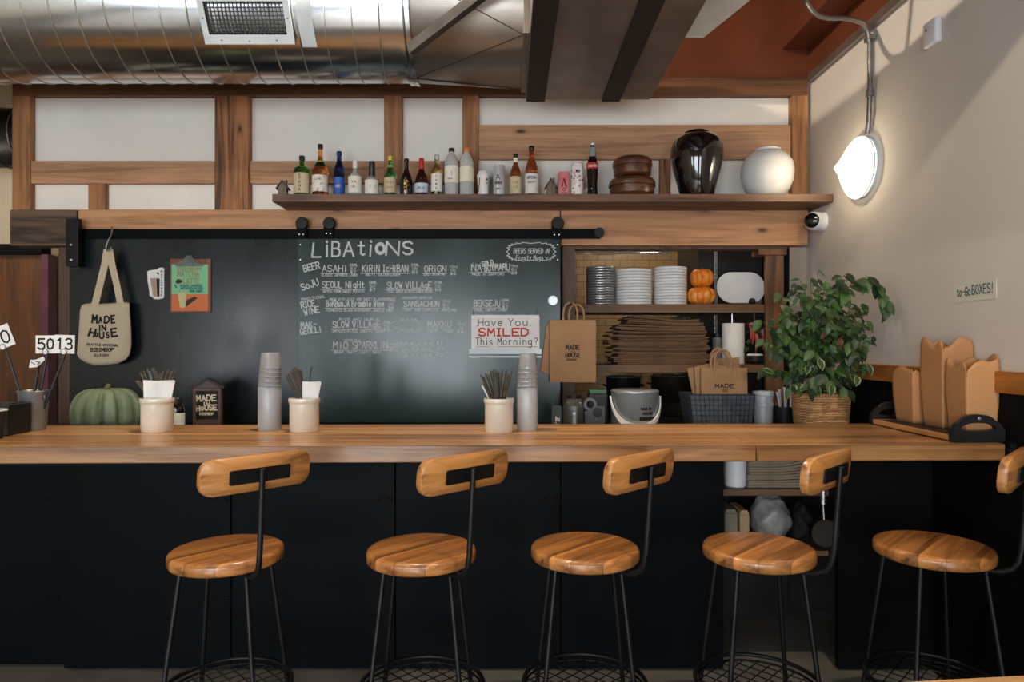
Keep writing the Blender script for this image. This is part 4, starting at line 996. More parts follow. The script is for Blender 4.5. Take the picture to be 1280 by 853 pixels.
bottle('beer_bottle', 'shorter brown beer bottle with white neck collar and cream label', 644.5, 14, 192.5, 'beer', GL['beer'], LB['tan'], (.07, .46), LB['black'], (.94, 1.0), .4, extra=neck_band(LB['white'], .80, .9, .42, 'neck_label'), marks=[('LITE', -.5, .5, .3, .010, .002), ('ALE', -.4, .4, .2, .008, .0016)], mark_m=LB['brownink'])
bottle('beer_bottle', 'tall brown beer bottle with a white and navy label', 664.5, 16.5, 183, 'beer', GL['beer'], LB['white'], (.06, .45), LB['black'], (.93, 1.0), .42, marks=[('ORION', -.7, .7, .34, .014, .003), ('BEER', -.5, .5, .26, .009, .002), ('-', -.9, .9, .06, .05, .02)], mark_m=LB['navy'])
bottle('cola_bottle', 'contoured glass bottle of cola with a red label', 740.5, 14, 178, 'cola', GL['cola'], LB['red'], (.50, .62), LB['silver'], (.95, 1.0), .42, ring=True, marks=[('Coca-Cola', -.95, .95, .535, .016, .0024)], mark_m=LB['white'], extra=neck_band(GL['clear'], .72, .9, .62, 'clear_neck'))
def can(name, label, x, w, ytop, m, marks=(), mark_m=None, D=DB):
    c = at(x, 0, D); r = w / 2 * D / F; h = at(0, ytop, D).z - ZS
    t = thing(name, label, 'can', (c.x, D, ZS), 'cans along the long shelf')
    b = B(); lathe(b, [(r * .8, ZS), (r, ZS + .008), (r, ZS + h - .014), (r * .86, ZS + h - .003)], (c.x, D, 0), 28); bd = obj('can_body', b, m, t, smooth=40)
    b = B(); lathe(b, [(r * .87, ZS + h - .004), (r * .88, ZS + h), (r * .82, ZS + h), (r * .80, ZS + h - .005), (0, ZS + h - .005)], (c.x, D, 0), 28, cap0=False); obj('can_lid', b, LB['silver'], t, smooth=40)
    if marks:
        b = B(); f = wrap_px(c.x, D, r + .0006)
        for (s, u0, u1, v, hh, w_) in marks: strokes(b, text_lines(s, u0 * r, ZS + v * h, u1 * r, hh), w_, f, .0004)
        obj('can_lettering', b, mark_m or M['ink'], bd, smooth=0)
can('drink_can', 'tall silver beer can', 624, 15, 207, LB['silver'], [('A', -.5, .1, .52, .03, .004), ('ASAHI', -.8, .5, .38, .016, .003), ('DRY', -.5, .2, .2, .010, .002)])
can('drink_can', 'short pink can with a dark red figure, beside the little house', 704.5, 15, 215.5, LB['pink'], [('A', -.35, .35, .38, .045, .008), ('O', -.2, .2, .2, .02, .004), ('MAK', -.5, .5, .1, .01, .002)], pm('maroon_ink', (120, 40, 48), (100, 34, 40), 30, .8))
can('drink_can', 'white can scattered with multicoloured shapes, next to the cola bottle', 721.5, 15.5, 204.5, LB['melon'], [('MELO', -.3, .3, .7, .014, .003)])
# white paper cup
c = at(604, 0, DB); r = 7.5 * SB; h = at(0, 215, DB).z - ZS
t = thing('paper_cup', 'small white lidded cup standing beside the silver can', 'cup', (c.x, DB, ZS), 'cups along the long shelf')
b = B(); lathe(b, [(r * .8, ZS), (r * .84, ZS + .004), (r, ZS + h * .82)], (c.x, DB, 0), 28); obj('cup_body', b, M['paper'], t)
b = B(); lathe(b, [(r * 1.04, ZS + h * .80), (r * 1.04, ZS + h * .86), (r * .9, ZS + h * .9), (r * .8, ZS + h), (0, ZS + h)], (c.x, DB, 0), 28); obj('cup_lid', b, M['white_plastic'], t)
b = B(); f = wrap_px(c.x, DB, r * .93); strokes(b, [[(.5 * r, ZS + h * .62), (.62 * r, ZS + h * .7), (.72 * r, ZS + h * .62)], [(.55 * r, ZS + h * .5), (.7 * r, ZS + h * .55)], [(-.7 * r, ZS + h * .2), (-.5 * r, ZS + h * .7)]], .004, f, .006); obj('printed_mark', b, M['ink'], t, smooth=0)
# two tiny wooden houses
def little_house(x, ytop, label, flip=1):
    c = at(x, 0, DB); h = at(0, ytop, DB).z - ZS; w = 15 * SB
    t = thing('house_ornament', label, 'ornament', (c.x, DB, ZS), 'tiny wooden houses on the long shelf')
    mw = wood('grey_house_timber_%d' % int(x), (132, 112, 98), (74, 60, 52), 'Z', knots=False, rough=.7)
    b = B(); prism(b, [(c.x - w * .34, ZS), (c.x + w * .34, ZS), (c.x + w * .34, ZS + h * .52), (c.x, ZS + h * .86), (c.x - w * .34, ZS + h * .52)], DB - .02, DB + .02); obj('walls', b, mw, t)
    for s in (-1, 1):
        b = B(); prism(b, [(c.x, ZS + h * .98), (c.x, ZS + h * .87), (c.x + s * w * .46, ZS + h * .42), (c.x + s * w * .52, ZS + h * .48)], DB - .028, DB + .028); obj('roof', b, wood('dark_house_roof_%d_%d' % (int(x), s), (96, 78, 68), (54, 43, 38), 'Y', knots=False, rough=.7), t)
    b = B(); box(b, c.x + w * .16, c.x + w * .32, DB - .01, DB + .01, ZS + h * .62, ZS + h * 1.0); obj('chimney', b, mw, t)
little_house(354, 225.5, 'tiny grey wooden house at the left end of the shelf')
little_house(688.5, 223, 'tiny grey wooden house between the tall beer bottle and the pink can')
# two turned wooden boxes
wb = wood('turned_box_wood', (96, 56, 32), (42, 24, 15), 'X', rough=.35, coat=.3, scale=1.4)
def wbox(x, w, y0, y1, z0, label):
    c = at(x, 0, DB); r = w / 2 * SB; h = (y1 - y0) * SB
    t = thing('wooden_box', label, 'box', (c.x, DB, z0), 'turned wooden boxes on the long shelf')
    b = B(); lathe(b, [(r * .8, z0), (r * .93, z0 + h * .12), (r * .95, z0 + h * .35), (r * .93, z0 + h * .5)], (c.x, DB, 0), 40); obj('box_bowl', b, wb, t)
    b = B(); lathe(b, [(r * .93, z0 + h * .5), (r, z0 + h * .52), (r * 1.0, z0 + h * .68), (r * .97, z0 + h * .78), (r * .9, z0 + h * .88), (r * .78, z0 + h * .93), (r * .5, z0 + h), (0, z0 + h)], (c.x, DB, 0), 40); obj('box_lid', b, wb, t)
    return z0 + h
zt_ = wbox(790, 58, 222, 246.5, ZS, 'lower and wider of the two stacked round wooden boxes')
wbox(790.5, 49, 196, 222, zt_ + .0005, 'upper and smaller of the two stacked round wooden boxes')
# black glazed jar and white moon jar
def jar(name, label, x, w, ytop, prof, m, lip=None, D=DB + .0):
    c = at(x, 0, D); r = w / 2 * D / F; h = at(0, ytop, D).z - ZS
    t = thing(name, label, 'jar', (c.x, D, ZS))
    b = B(); lathe(b, [(rr * r, ZS + zz * h) for rr, zz in prof], (c.x, D, 0), 56); obj('jar_body', b, m, t, smooth=50)
    b = B(); lathe(b, [(rr * r, ZS + zz * h) for rr, zz in lip], (c.x, D, 0), 48, cap0=False, cap1=False); obj('rim', b, m, t, smooth=50)
jar('glazed_jar', 'big glossy black onggi-style jar', 871, 65, 165, [(.60, 0), (.64, .02), (.76, .22), (.9, .42), (1, .62), (.99, .74), (.9, .85), (.68, .93), (.46, .955)], pm('black_glaze', (18, 14, 13), (12, 9, 9), 4, .1, coat=.6, rvar=.06), [(.44, .95), (.42, .97), (.46, .99), (.43, 1.0), (.36, 1.0), (.35, .93)], D=DB - .02)
jar('moon_jar', 'round matte white moon jar near the right end of the shelf', 959, 64, 187, [(.5, 0), (.62, .03), (.82, .15), (.96, .34), (1, .52), (.95, .7), (.8, .84), (.6, .93), (.48, .95)], pm('white_glaze', (224, 224, 222), (212, 213, 212), 3, .32, coat=.2), [(.47, .945), (.46, .975), (.5, .99), (.49, 1.0), (.42, 1.0), (.40, .93)], D=DB - .0)
# ---------------------------------------------------------------- the bar
CT = 1.07
ang = math.radians(1.1); XJ = .905; DF0 = 2.485; DEP = .66; TH = .062
def bar_pt(x, d): return Vector((x * math.cos(ang) - d * math.sin(ang), DF0 + x * math.sin(ang) + d * math.cos(ang), 0))
def slab(x0, x1, label):
    b = B(); box(b, x0, x1, 0, DEP, 0, TH, .004)
    o = obj('timber_counter', b, M['bar'], local=True)
    o.location = (0, DF0, CT - TH); o.rotation_euler = (0, 0, ang)
    return tag(o, label, 'counter')
slab(-3.35, XJ, 'long left length of the thick timber bar top, carrying the cream crocks')
slab(XJ + .003, 1.832, 'short right length of the bar top, carrying the tray of takeout boxes')
b = B(); box(b, 1.835, 1.866, 2.5, 2.62, 1.03, 1.055, .003); box(b, 1.84, 1.866, 2.5, 2.53, 1.055, 1.075, .002)
tag(obj('wall_bracket', b, M['iron']), 'small black iron bracket at the right end of the bar top', 'bracket')
# dark steel front: panels, each with its rivets; recess at far left, open bay at right
DFr = 3.0
t = thing('bar_panelling', 'black steel panelled front below the bar top', 'bar front', at(450, 838, DFr))
seams = [-130, 79, 289, 494, 701, 905]
for k, (a, e) in enumerate(zip(seams, seams[1:])):
    b = B(); off = .035 if k == 0 else 0
    x0, x1 = at(a + .6, 0, DFr).x, at(e - .6, 0, DFr).x
    box(b, x0, x1, DFr + off, DFr + off + .03, .012, CT - TH - .004, .003); p_ = obj('front_panel', b, M['black_steel'], t)
    b = B()
    for sx in (e - 20, e - 6):
        for sy in (624, 748):
            c = at(sx, sy, DFr + off); lathe(b, [(0, c.y - .005), (.008, c.y - .003), (.010, c.y)], (c.x, 0, c.z), 10, axis='Y')
    each('rivet', b, M['black_steel'], p_)
b = B(); box(b, at(905, 0, DFr).x - .02, at(905, 0, DFr).x, DFr + .03, 3.6, .0, CT - TH - .004); obj('end_panel', b, M['black_steel'], t)
b = B(); box(b, -3.3, at(905, 0, DFr).x, DFr + .04, DFr + .075, 0, CT - TH - .004); obj('carcass', b, M['dark_in'], t)
xb0, xb1 = at(905, 0, DFr).x, at(1048, 0, DFr).x
b = B(); box(b, xb1, XR - .014, DFr, DFr + .03, 0.01, CT - TH - .004); tag(obj('end_cabinet', b, M['black_paint']), 'plain black boarding under the right end of the bar top', 'cabinet')
b = B(); box(b, xb0 + .002, xb1 + .02, 3.6, 3.62, 0, CT - TH - .02); obj('bay_back', b, M['dark_in'], t)
# low worktop behind the bar
ZW = .952
b = B(); box(b, at(80, 0, 4.28).x, xb0 - .025, 3.2, 4.16, ZW - .04, ZW, .003); box(b, xb0 - .025, xb1 + .03, 3.66, 4.16, ZW - .04, ZW, .003); box(b, xb1 + .03, 1.845, 3.2, 4.16, ZW - .04, ZW, .003); box(b, at(80, 0, 4.28).x + .05, 1.8, 3.7, 4.1, 0, ZW - .04)
tag(obj('back_worktop', b, pm('dark_worktop', (56, 54, 52), (40, 39, 38), 6, .4)), 'dark low worktop running behind the bar top', 'worktop')
b = B(); box(b, xb0, 1.845, 4.16, 4.9, ZW - .04, ZW, .003)
b2 = b; box(b2, .36, xb0, 4.16, 4.9, ZW - .04, ZW, .003)
tag(obj('kitchen_worktop', b2, M['dark_in']), 'dark kitchen worktop seen through the pass-through under its shelves', 'worktop')

# ---------------------------------------------------------------- open bay under the bar
BP_ = [o for o in bpy.data.objects if o.name == 'bar_panelling'][0]
b = B(); a = at(905, 612, 3.08); box(b, xb0 + .002, xb1 - .004, 3.08, 3.6, a.z - .03, a.z, .004); obj('bay_shelf', b, M['kshelf'], BP_); ZB1 = a.z
b = B(); box(b, xb0 + .002, xb1 - .004, 3.08, 3.6, .48, .505, .004); obj('bay_shelf', b, M['kshelf'], BP_); ZB2 = .505
t = thing('plastic_tub', 'frosted white plastic tub on the upper bay shelf under the bar', 'tub', (at(918, 0, 3.14).x, 3.16, ZB1))
b = B(); lathe(b, [(.045, ZB1), (.048, ZB1 + .004), (.05, ZB1 + .09), (.05, ZB1 + .15)], (at(919, 0, 3.16).x, 3.16, 0), 24); obj('tub_body', b, M['white_plastic'], t)
b = B(); lathe(b, [(.053, ZB1 + .13), (.053, ZB1 + .152), (0, ZB1 + .153)], (at(919, 0, 3.16).x, 3.16, 0), 24); obj('tub_lid', b, M['white_plastic'], t)
rn = random.Random(3)
news = pm('newsprint', (150, 134, 112), (112, 98, 80), 14, .9, stretch=(1, 1, 8))
for k in range(11):
    b = B(); z0 = ZB1 + .001 + k * .0118; n_ = 14
    x0, x1 = at(935, 0, 3.12).x + rn.uniform(-.004, .006), at(1017 - k * .6, 0, 3.12).x
    prof = []
    for j in range(n_ + 1):
        f = j / n_; sag = .05 * max(0, f - .45) ** 1.6 * (k / 6.0)
        prof.append((x0 + (x1 - x0) * f, z0 + sag))
    prof2 = [(x, z + .0105) for x, z in prof]
    prism(b, prof + prof2[::-1], 3.11 + rn.uniform(0, .006), 3.42)
    tag(obj('folded_newspaper', b, news), 'folded newspaper in the sagging pile on the bay shelf beside the white tub', 'newspaper', 'newspapers piled on the bay shelf')
def blob(name, label, cat, cx, cy, cz, rx, ry, rz, m, amp=.14, seed=1, par=None, grp=None):
    b = B(); bmesh.ops.create_uvsphere(b, u_segments=28, v_segments=18, radius=1)
    r_ = random.Random(seed); ph = [r_.uniform(0, 6) for _ in range(6)]
    for v in b.verts:
        n = v.co.copy(); q = 1 + amp * (math.sin(5 * n.x + ph[0]) * math.cos(6 * n.z + ph[1]) + .5 * math.sin(11 * n.y + ph[2] + 5 * n.z))
        v.co = Vector((cx + n.x * rx * q, cy + n.y * ry * q, max(cz - rz * .92, cz + n.z * rz * q)))
    return tag(obj(name, b, m, smooth=60), label, cat, grp)
cl = pm('clear_bag_film', (176, 176, 172), (120, 120, 116), 16, .25, bump=.25)
c = at(964, 656, 3.2); blob('plastic_bag', 'clear plastic bag of pale goods on the lower bay shelf', 'bag', c.x, 3.22, ZB2 + .11, .092, .10, .115, cl, .1, 3)
c = at(1002, 655, 3.2); blob('mesh_bag', 'black mesh bag beside the clear bag on the lower bay shelf', 'bag', c.x, 3.22, ZB2 + .09, .052, .08, .09, pm('black_mesh', (34, 32, 32), (12, 12, 12), 90, .7, bump=.5), .12, 4)
for k, (x, w, h, lb, m) in enumerate(((914, .06, .155, 'pale cardboard carton at the left end of the lower bay shelf', (150, 142, 124)), (931, .045, .15, 'narrow cream carton between the pale carton and the clear bag', (196, 168, 128)))):
    b = B(); x0 = at(x, 0, 3.13).x; box(b, x0 - w / 2, x0 + w / 2, 3.13, 3.3, ZB2, ZB2 + h, .005)
    prism(b, [(x0 - w / 2, ZB2 + h), (x0 + w / 2, ZB2 + h), (x0 + w * .3, ZB2 + h + .02), (x0 - w * .3, ZB2 + h + .02)], 3.135, 3.295)
    tag(obj('carton', b, pm('carton_%d' % k, m, None, 8, .8)), lb, 'carton')
t = thing('round_paddle', 'dark grey round paddle hanging by a steel rod at the end of the open bay', 'paddle', at(1032, 690, 2.97))
b = B(); c = at(1032, 667, 2.97); lathe(b, [(0, 2.96), (.055, 2.96), (.06, 2.966), (.06, 2.974), (.055, 2.98), (0, 2.98)], (c.x, 0, c.z), 36, axis='Y'); obj('paddle_disc', b, pm('grey_felt', (70, 62, 54), (52, 46, 40), 12, .9), t)
b = B(); tube(b, [at(1029, 612, 2.97), at(1029, 630, 2.97)], .011, 12); tube(b, [at(1029, 630, 2.97), at(1030, 652, 2.97)], .005, 8); tube(b, [at(1029, 612, 2.97), at(1029, 581, 2.97)], .006, 8); obj('rod', b, M['steel'], t)

# ---------------------------------------------------------------- cream crocks of chopsticks and napkins
def crock(label, x, D, sticks, napkin, w=40.5, grp='cream crocks along the bar', where='', teal=False):
    c = at(x, 0, D); cx = c.x; r = w / 2 * D / F * .97; h = .142
    z = CT
    t = thing('utensil_crock', label, 'crock', (cx, D, z), grp)
    b = B(); lathe(b, [(r * .90, z), (r * .95, z + .004), (r * .95, z + h - .022), (r * 1.0, z + h - .02), (r * 1.03, z + h - .012), (r * 1.0, z + h - .001), (r * .9, z + h), (r * .88, z + h - .006), (r * .86, z + .012), (0, z + .012)], (cx, D, 0), 48); obj('crock_body', b, M['cream'], t, smooth=50)
    b = B(); tube(b, [(cx + r * .955 * math.cos(2 * math.pi * k / 48), D + r * .955 * math.sin(2 * math.pi * k / 48), z + h - .024) for k in range(48)], .0022, 6, closed=True); obj('rim_bead', b, M['cream'], t)
    rr = random.Random(int(x))
    for k, (sx, sy, kind) in enumerate(sticks):
        tip = at(sx, sy, D + (rr.uniform(.010, .036) if napkin else rr.uniform(-.035, .035)))
        # runs from the far inside of the foot, over the rim, to its tip
        dx = (tip.x - cx); base = Vector((cx - dx * .25 + rr.uniform(-.012, .012), D + (rr.uniform(.008, .03) if napkin else rr.uniform(-.03, .03)), z + .014))
        rim = base + (tip - base) * ((z + h - base.z) / (tip.z - base.z))
        v = Vector((rim.x - cx, rim.y - D)); 
        if v.length > r * .82:
            s = r * .82 / v.length; tx = cx + v.x * s; ty = D + v.y * s
            rim2 = Vector((tx, ty, z + h)); base = tip + (rim2 - tip) * ((tip.z - z - .014) / (tip.z - z - h))
            v2 = Vector((base.x - cx, base.y - D))
            if v2.length > r * .84: base.x = cx + v2.x * r * .84 / v2.length; base.y = D + v2.y * r * .84 / v2.length
        b = B()
        nm, lb, m = {'c': ('chopstick', 'dark slim chopstick standing in ' + where, M['stick']), 't': ('stirring_stick', 'teal stick among the chopsticks in ' + where, M['stick_teal']), 's': ('paper_stick', 'white wrapped stick leaning out of ' + where, M['paper'])}[kind]
        tube(b, [base, base + (tip - base) * .5, tip], .0036, 6, r_fn=lambda f: .0022 + .0014 * f)
        o = obj(nm, b, m); tag(o, lb, 'chopstick' if kind == 'c' else 'stick', ('chopsticks in ' + where) if kind == 'c' else None)
    if napkin:
        x0, x1, y0, tilt = napkin
        for k, dd in enumerate((-.013, -.007, -.001)):
            b = B(); Dk = D + dd
            p = [at(x0 + 2 + tilt * 0, 503, Dk), at(x1 - 2 + tilt * 0, 503, Dk), at(x1 + tilt - k * .3, y0 + 2 - k, Dk), at(x0 + tilt + k * .6, y0 + k * .4, Dk)]
            bw = .78 * r
            p[0].z = p[1].z = z + h - .06
            p[0].x = max(p[0].x, cx - bw); p[1].x = min(p[1].x, cx + bw)
            n_ = 8; A = []
            for j in range(n_ + 1):
                f = j / n_; lo = p[0].lerp(p[1], f); hi = p[3].lerp(p[2], f)
                dy = .0035 * math.sin(f * 7 + k); lo.y += dy; hi.y += dy * 1.6
                A.append((lo, hi))
            fr_ = [[b.verts.new(q) for q in a] for a in A]; bk = [[b.verts.new(q + Vector((0, .0035, 0))) for q in a] for a in A]
            for j in range(n_):
                b.faces.new((fr_[j][0], fr_[j + 1][0], fr_[j + 1][1], fr_[j][1])); b.faces.new((bk[j][1], bk[j + 1][1], bk[j + 1][0], bk[j][0]))
                for e in (0, 1): b.faces.new((fr_[j][e], bk[j][e], bk[j + 1][e], fr_[j + 1][e]))
            b.faces.new((fr_[0][0], fr_[0][1], bk[0][1], bk[0][0])); b.faces.new((fr_[-1][0], fr_[-1][1], bk[-1][1], bk[-1][0]))
            tag(obj('paper_napkin', b, M['paper'], smooth=40), 'folded white paper napkin tucked in ' + where, 'napkin', 'napkins in ' + where)
rs = random.Random(11)
W1 = 'the crock beside the squash'
st = [(170 + k * 2.0 + rs.uniform(-.5, .5), (476 + rs.uniform(-2, 2)) if k < 3 else 465 + rs.uniform(-4, 5), 'c') for k in range(26)]
st[8] = (187, 464, 't'); st[11] = (191.5, 460, 'c'); st[23] = (217, 462, 'c')
crock('cream glazed crock of dark chopsticks beside the green squash', 196.5, 2.89, st, (178, 217, 475.5, 1), where=W1)
W2 = 'the crock beside the plain end of the menu board'
W2 = 'the crock with one tall straw'
st = [(357 + k * 1.7 + rs.uniform(-.5, .5), 470 - min(k, 5) * 1.6 + rs.uniform(-3, 3), 'c') for k in range(13)] + [(389, 458, 'c')]
crock('cream glazed crock with tilted napkins and one tall straw, next to a water carafe', 380.5, 2.89, st, (376, 399, 477, 2), w=39, where=W2)
W3 = 'the crock below the smile sign'
st = [(601 + k * 2.0 + rs.uniform(-.6, .6), 470 - min(k, 6) * .8 + rs.uniform(-4, 4), 'c') for k in range(21)] + [(602.5, 482, 's'), (620, 462, 'c'), (633, 464, 'c')]
crock('cream glazed crock of chopsticks without napkins below the smile sign', 623.7, 2.87, st, None, w=38.5, where=W3)

# water carafes capped with upturned tumblers
def carafe(x, D, w, y_top, y_mid, y_bot, label, where):
    cx = at(x, 0, D).x; r = w / 2 * D / F; z = CT; zm = at(0, y_mid, D).z
    t = thing('water_carafe', label, 'carafe', (cx, D, z), 'water carafes on the bar')
    b = B(); lathe(b, [(r * .96, z), (r, z + .004), (r, zm - .008), (r * .93, zm), (r * .86, zm), (r * .9, zm - .008), (r * .93, z + .012), (0, z + .012)], (cx, D, 0), 40); obj('carafe_body', b, GL['frost'], t, smooth=50)
    zt = at(0, y_top, D).z; hh = zt - zm; n_ = 5
    for k in range(n_):
        z0 = zm + .001 + k * hh * .13; h = hh * (1 - .13 * (n_ - 1)) ; r0, r1 = r * 1.0, r * .80
        r0 -= k * .0008; r1 -= 0
        b = B(); lathe(b, [(r0, z0), (r0, z0 + .004), (r1, z0 + h - .004), (r1 * .9, z0 + h), (0, z0 + h), (0, z0 + h - .003), (r1 * .93, z0 + h - .006), (r0 - .0018, z0 + .002)], (cx + .001 * k, D, 0), 36); lathe(b, [(r0, z0), (r0 + .0022, z0 + .002), (r0, z0 + .005)], (cx + .001 * k, D, 0), 36, cap0=False, cap1=False)
        tag(obj('tumbler', b, GL['tumb'], smooth=50), 'clear tumbler turned upside down in the stack on ' + where, 'tumbler', 'tumblers on ' + where)
carafe(337, 2.93, 28, 441, 483, 537, 'frosted water carafe capped by tumblers, left of the crock with one tall straw', 'the carafe between the two left crocks')
carafe(659, 2.93, 26, 442, 484, 536.5, 'frosted water carafe capped by tumblers, beside the crock below the smile sign', 'the carafe nearest the hanging kraft bags')

# ---------------------------------------------------------------- squash and small things on the worktop behind
def squash(name, label, cx, cy, z, r, h, lobes, m, ms, cat='squash', grp=None, ph=.3, depth=.13):
    t = thing(name, label, cat, (cx, cy, z), grp)
    b = B(); prof = []
    for k in range(25):
        a = -math.pi / 2 + math.pi * k / 24
        prof.append((max(.0001, math.cos(a) ** .72 if math.cos(a) > 0 else .0001), .5 + .5 * math.sin(a)))
    lathe(b, [(p * r, z + q * h * (1 - .16 * max(0, 1 - p) ** 2 * (1 if q > .5 else 0))) for p, q in prof], (cx, cy, 0), 160, rfn=lambda a, zz: 1 - depth * (abs(math.cos(lobes / 2 * (a + ph))) ** 7) - .0 * zz, cap0=True, cap1=True)
    obj('squash_body', b, m, t, smooth=60)
    b = B(); zt = z + h * .86; tube(b, [(cx, cy, zt), (cx + r * .01, cy, zt + h * .07), (cx + r * .06, cy, zt + h * .15)], r * .1, 8, r_fn=lambda f: r * (.12 - .06 * f)); obj('stem', b, ms, t)
gq = NT('grey_green_squash_skin')
nz = gq.noise(gq.coords(), 14, 6); nz2 = gq.noise(gq.coords(), 60, 3)
gq.l(gq.mix(gq.math('MULTIPLY', nz2, .5), gq.ramp(nz, [(.3, lin((66, 88, 66))), (.7, lin((112, 130, 102)))]), lin((140, 146, 116))), gq.b.inputs['Base Color']); gq.set(Roughness=.6); gq.bump(nz2, .15)
stm = pm('squash_stem', (104, 104, 70), (78, 80, 52), 30, .8)
Dq = 3.42
squash('green_squash', 'large ribbed grey-green squash standing below the tote bag', at(133.5, 0, Dq).x, Dq, ZW, 40 * Dq / F, at(0, 481, Dq).z - ZW, 11, gq.m, stm, ph=.1, depth=.2)
# shaker jar
D = 3.7; c = at(221.5, 0, D); t = thing('seasoning_bottle', 'small dark bottle with white label behind the crock beside the squash', 'bottle', (c.x, D, ZW))
b = B(); lathe(b, [(.034, ZW), (.037, ZW + .005), (.037, ZW + .13), (.03, ZW + .15), (.024, ZW + .165)], (c.x, D, 0), 28); obj('body', b, GL['dark'], t)
b = B(); lathe(b, [(.0375, ZW + .03), (.0382, ZW + .032), (.0382, ZW + .112), (.0375, ZW + .114)], (c.x, D, 0), 28, cap0=False, cap1=False); lo = obj('label', b, LB['white'], t)
b = B(); lathe(b, [(.027, ZW + .163), (.028, ZW + .19), (.022, ZW + .198), (0, ZW + .2)], (c.x, D, 0), 24); obj('cap', b, M['black_plastic'], t)
b = B(); f = wrap_px(c.x, D, .0385); strokes(b, text_lines('3', -.004, ZW + .122, .010, .02), .003, f); obj('number_lettering', b, M['paper'], t, smooth=0)
b = B(); 
for k in range(4): strokes(b, [[(-.02, ZW + .095 - k * .014), (.02 - k * .004, ZW + .095 - k * .014)]], .002, f)
obj('label_lettering', b, M['ink'], lo, smooth=0)
# house-shaped slate sign
D = 3.95; t = thing('house_sign', 'small house-shaped dark sign reading MADE IN HOUSE standing behind the bar', 'sign', at(258, 531, D))
zb_ = ZW; yb_ = PY + (EYE - ZW) * F / D
b = B(); pprism(b, [(242, yb_), (275, yb_), (275, 486), (242, 486)], D, .02); obj('slate', b, pm('slate', (24, 23, 24), (18, 17, 18), 20, .6), t)
fw_m = wood('sign_frame_timber', (104, 78, 66), (66, 48, 40), 'Z', knots=False, rough=.5)
b = B(); pprism(b, [(241, yb_), (244.5, yb_), (244.5, 486), (241, 486)], D - .008, .03); pprism(b, [(272.5, yb_), (276, yb_), (276, 486), (272.5, 486)], D - .008, .03); pprism(b, [(241, yb_), (276, yb_), (276, 525), (241, 525)], D - .0085, .03); pprism(b, [(241, 486), (276, 486), (276, 489), (241, 489)], D - .0085, .03); obj('sign_frame', b, fw_m, t)
b = B(); pprism(b, [(240, 485.5), (258.5, 475), (277, 485.5)], D - .004, .028); obj('gable', b, pm('gable_grey', (92, 84, 84), (74, 67, 67), 12, .6), t)
for s in (-1, 1):
    b = B(); pprism(b, [(258.5, 473), (258.5, 475.6), (258.5 + s * 20.5, 486.4), (258.5 + s * 21.5, 484)], D - .012, .04); obj('roof_edge', b, pm('dark_roof_%d' % s, (44, 38, 37), (34, 29, 28), 20, .5), t)
b = B(); ptext(b, 'MADE', 246, 502, 270, 7, 1.5, D, 3, jit=.4); ptext(b, 'iN', 254, 507.5, 262, 4.8, 1.2, D); ptext(b, 'HoUSE', 245.5, 514, 271, 6.5, 1.5, D, 2, jit=.5); ptext(b, 'BIBIMBOP', 249.5, 519, 267, 3, .7, D); obj('sign_lettering', b, pm('cream_ink', (222, 212, 186), (202, 192, 166), 50, .8), t, smooth=0)
b = B(); q = at(265, 0, 3.80); box(b, q.x - .08, q.x + .10, 3.72, 3.86, ZW, ZW + .012, .003); tag(obj('paper_pad', b, M['paper']), 'flat white paper pad lying in front of the small house sign', 'paper pad')
b = B(); q = at(325, 0, 3.80); box(b, q.x - .12, q.x + .06, 3.74, 3.86, ZW, ZW + .012, .003); tag(obj('paper_pad', b, M['paper']), 'flat white paper pad lying behind the left water carafe', 'paper pad')

# ---------------------------------------------------------------- left end of the bar: number bucket and napkin box
D = 2.93; c = at(42, 0, D); r0 = 15.5 * D / F
t = thing('metal_bucket', 'grey metal bucket of table number stands at the left end of the bar', 'bucket', (c.x, D, CT))
zt = at(0, 489, D).z
gal = pm('zinc', (150, 152, 154), (118, 121, 124), 10, .42, metal=.6)
b = B(); lathe(b, [(r0 * .84, CT), (r0 * .86, CT + .004), (r0 * 1.08, zt - .004), (r0 * 1.12, zt), (r0 * 1.04, zt), (r0 * .82, CT + .01), (0, CT + .01)], (c.x, D, 0), 40); obj('bucket_body', b, gal, t, smooth=50)
b = B(); tube(b, [(c.x + r0 * 1.1 * math.cos(2 * math.pi * k / 40), D + r0 * 1.1 * math.sin(2 * math.pi * k / 40), zt) for k in range(40)], .0035, 6, closed=True); obj('rolled_rim', b, gal, t)
b = B(); 
for s in (-1, 1): lathe(b, [(0, -.004), (.014, -.004), (.014, .004), (0, .004)], (c.x + s * r0 * 1.02, D - .0, zt - .025), 14, axis='X')
each('handle_ear', b, gal, t)
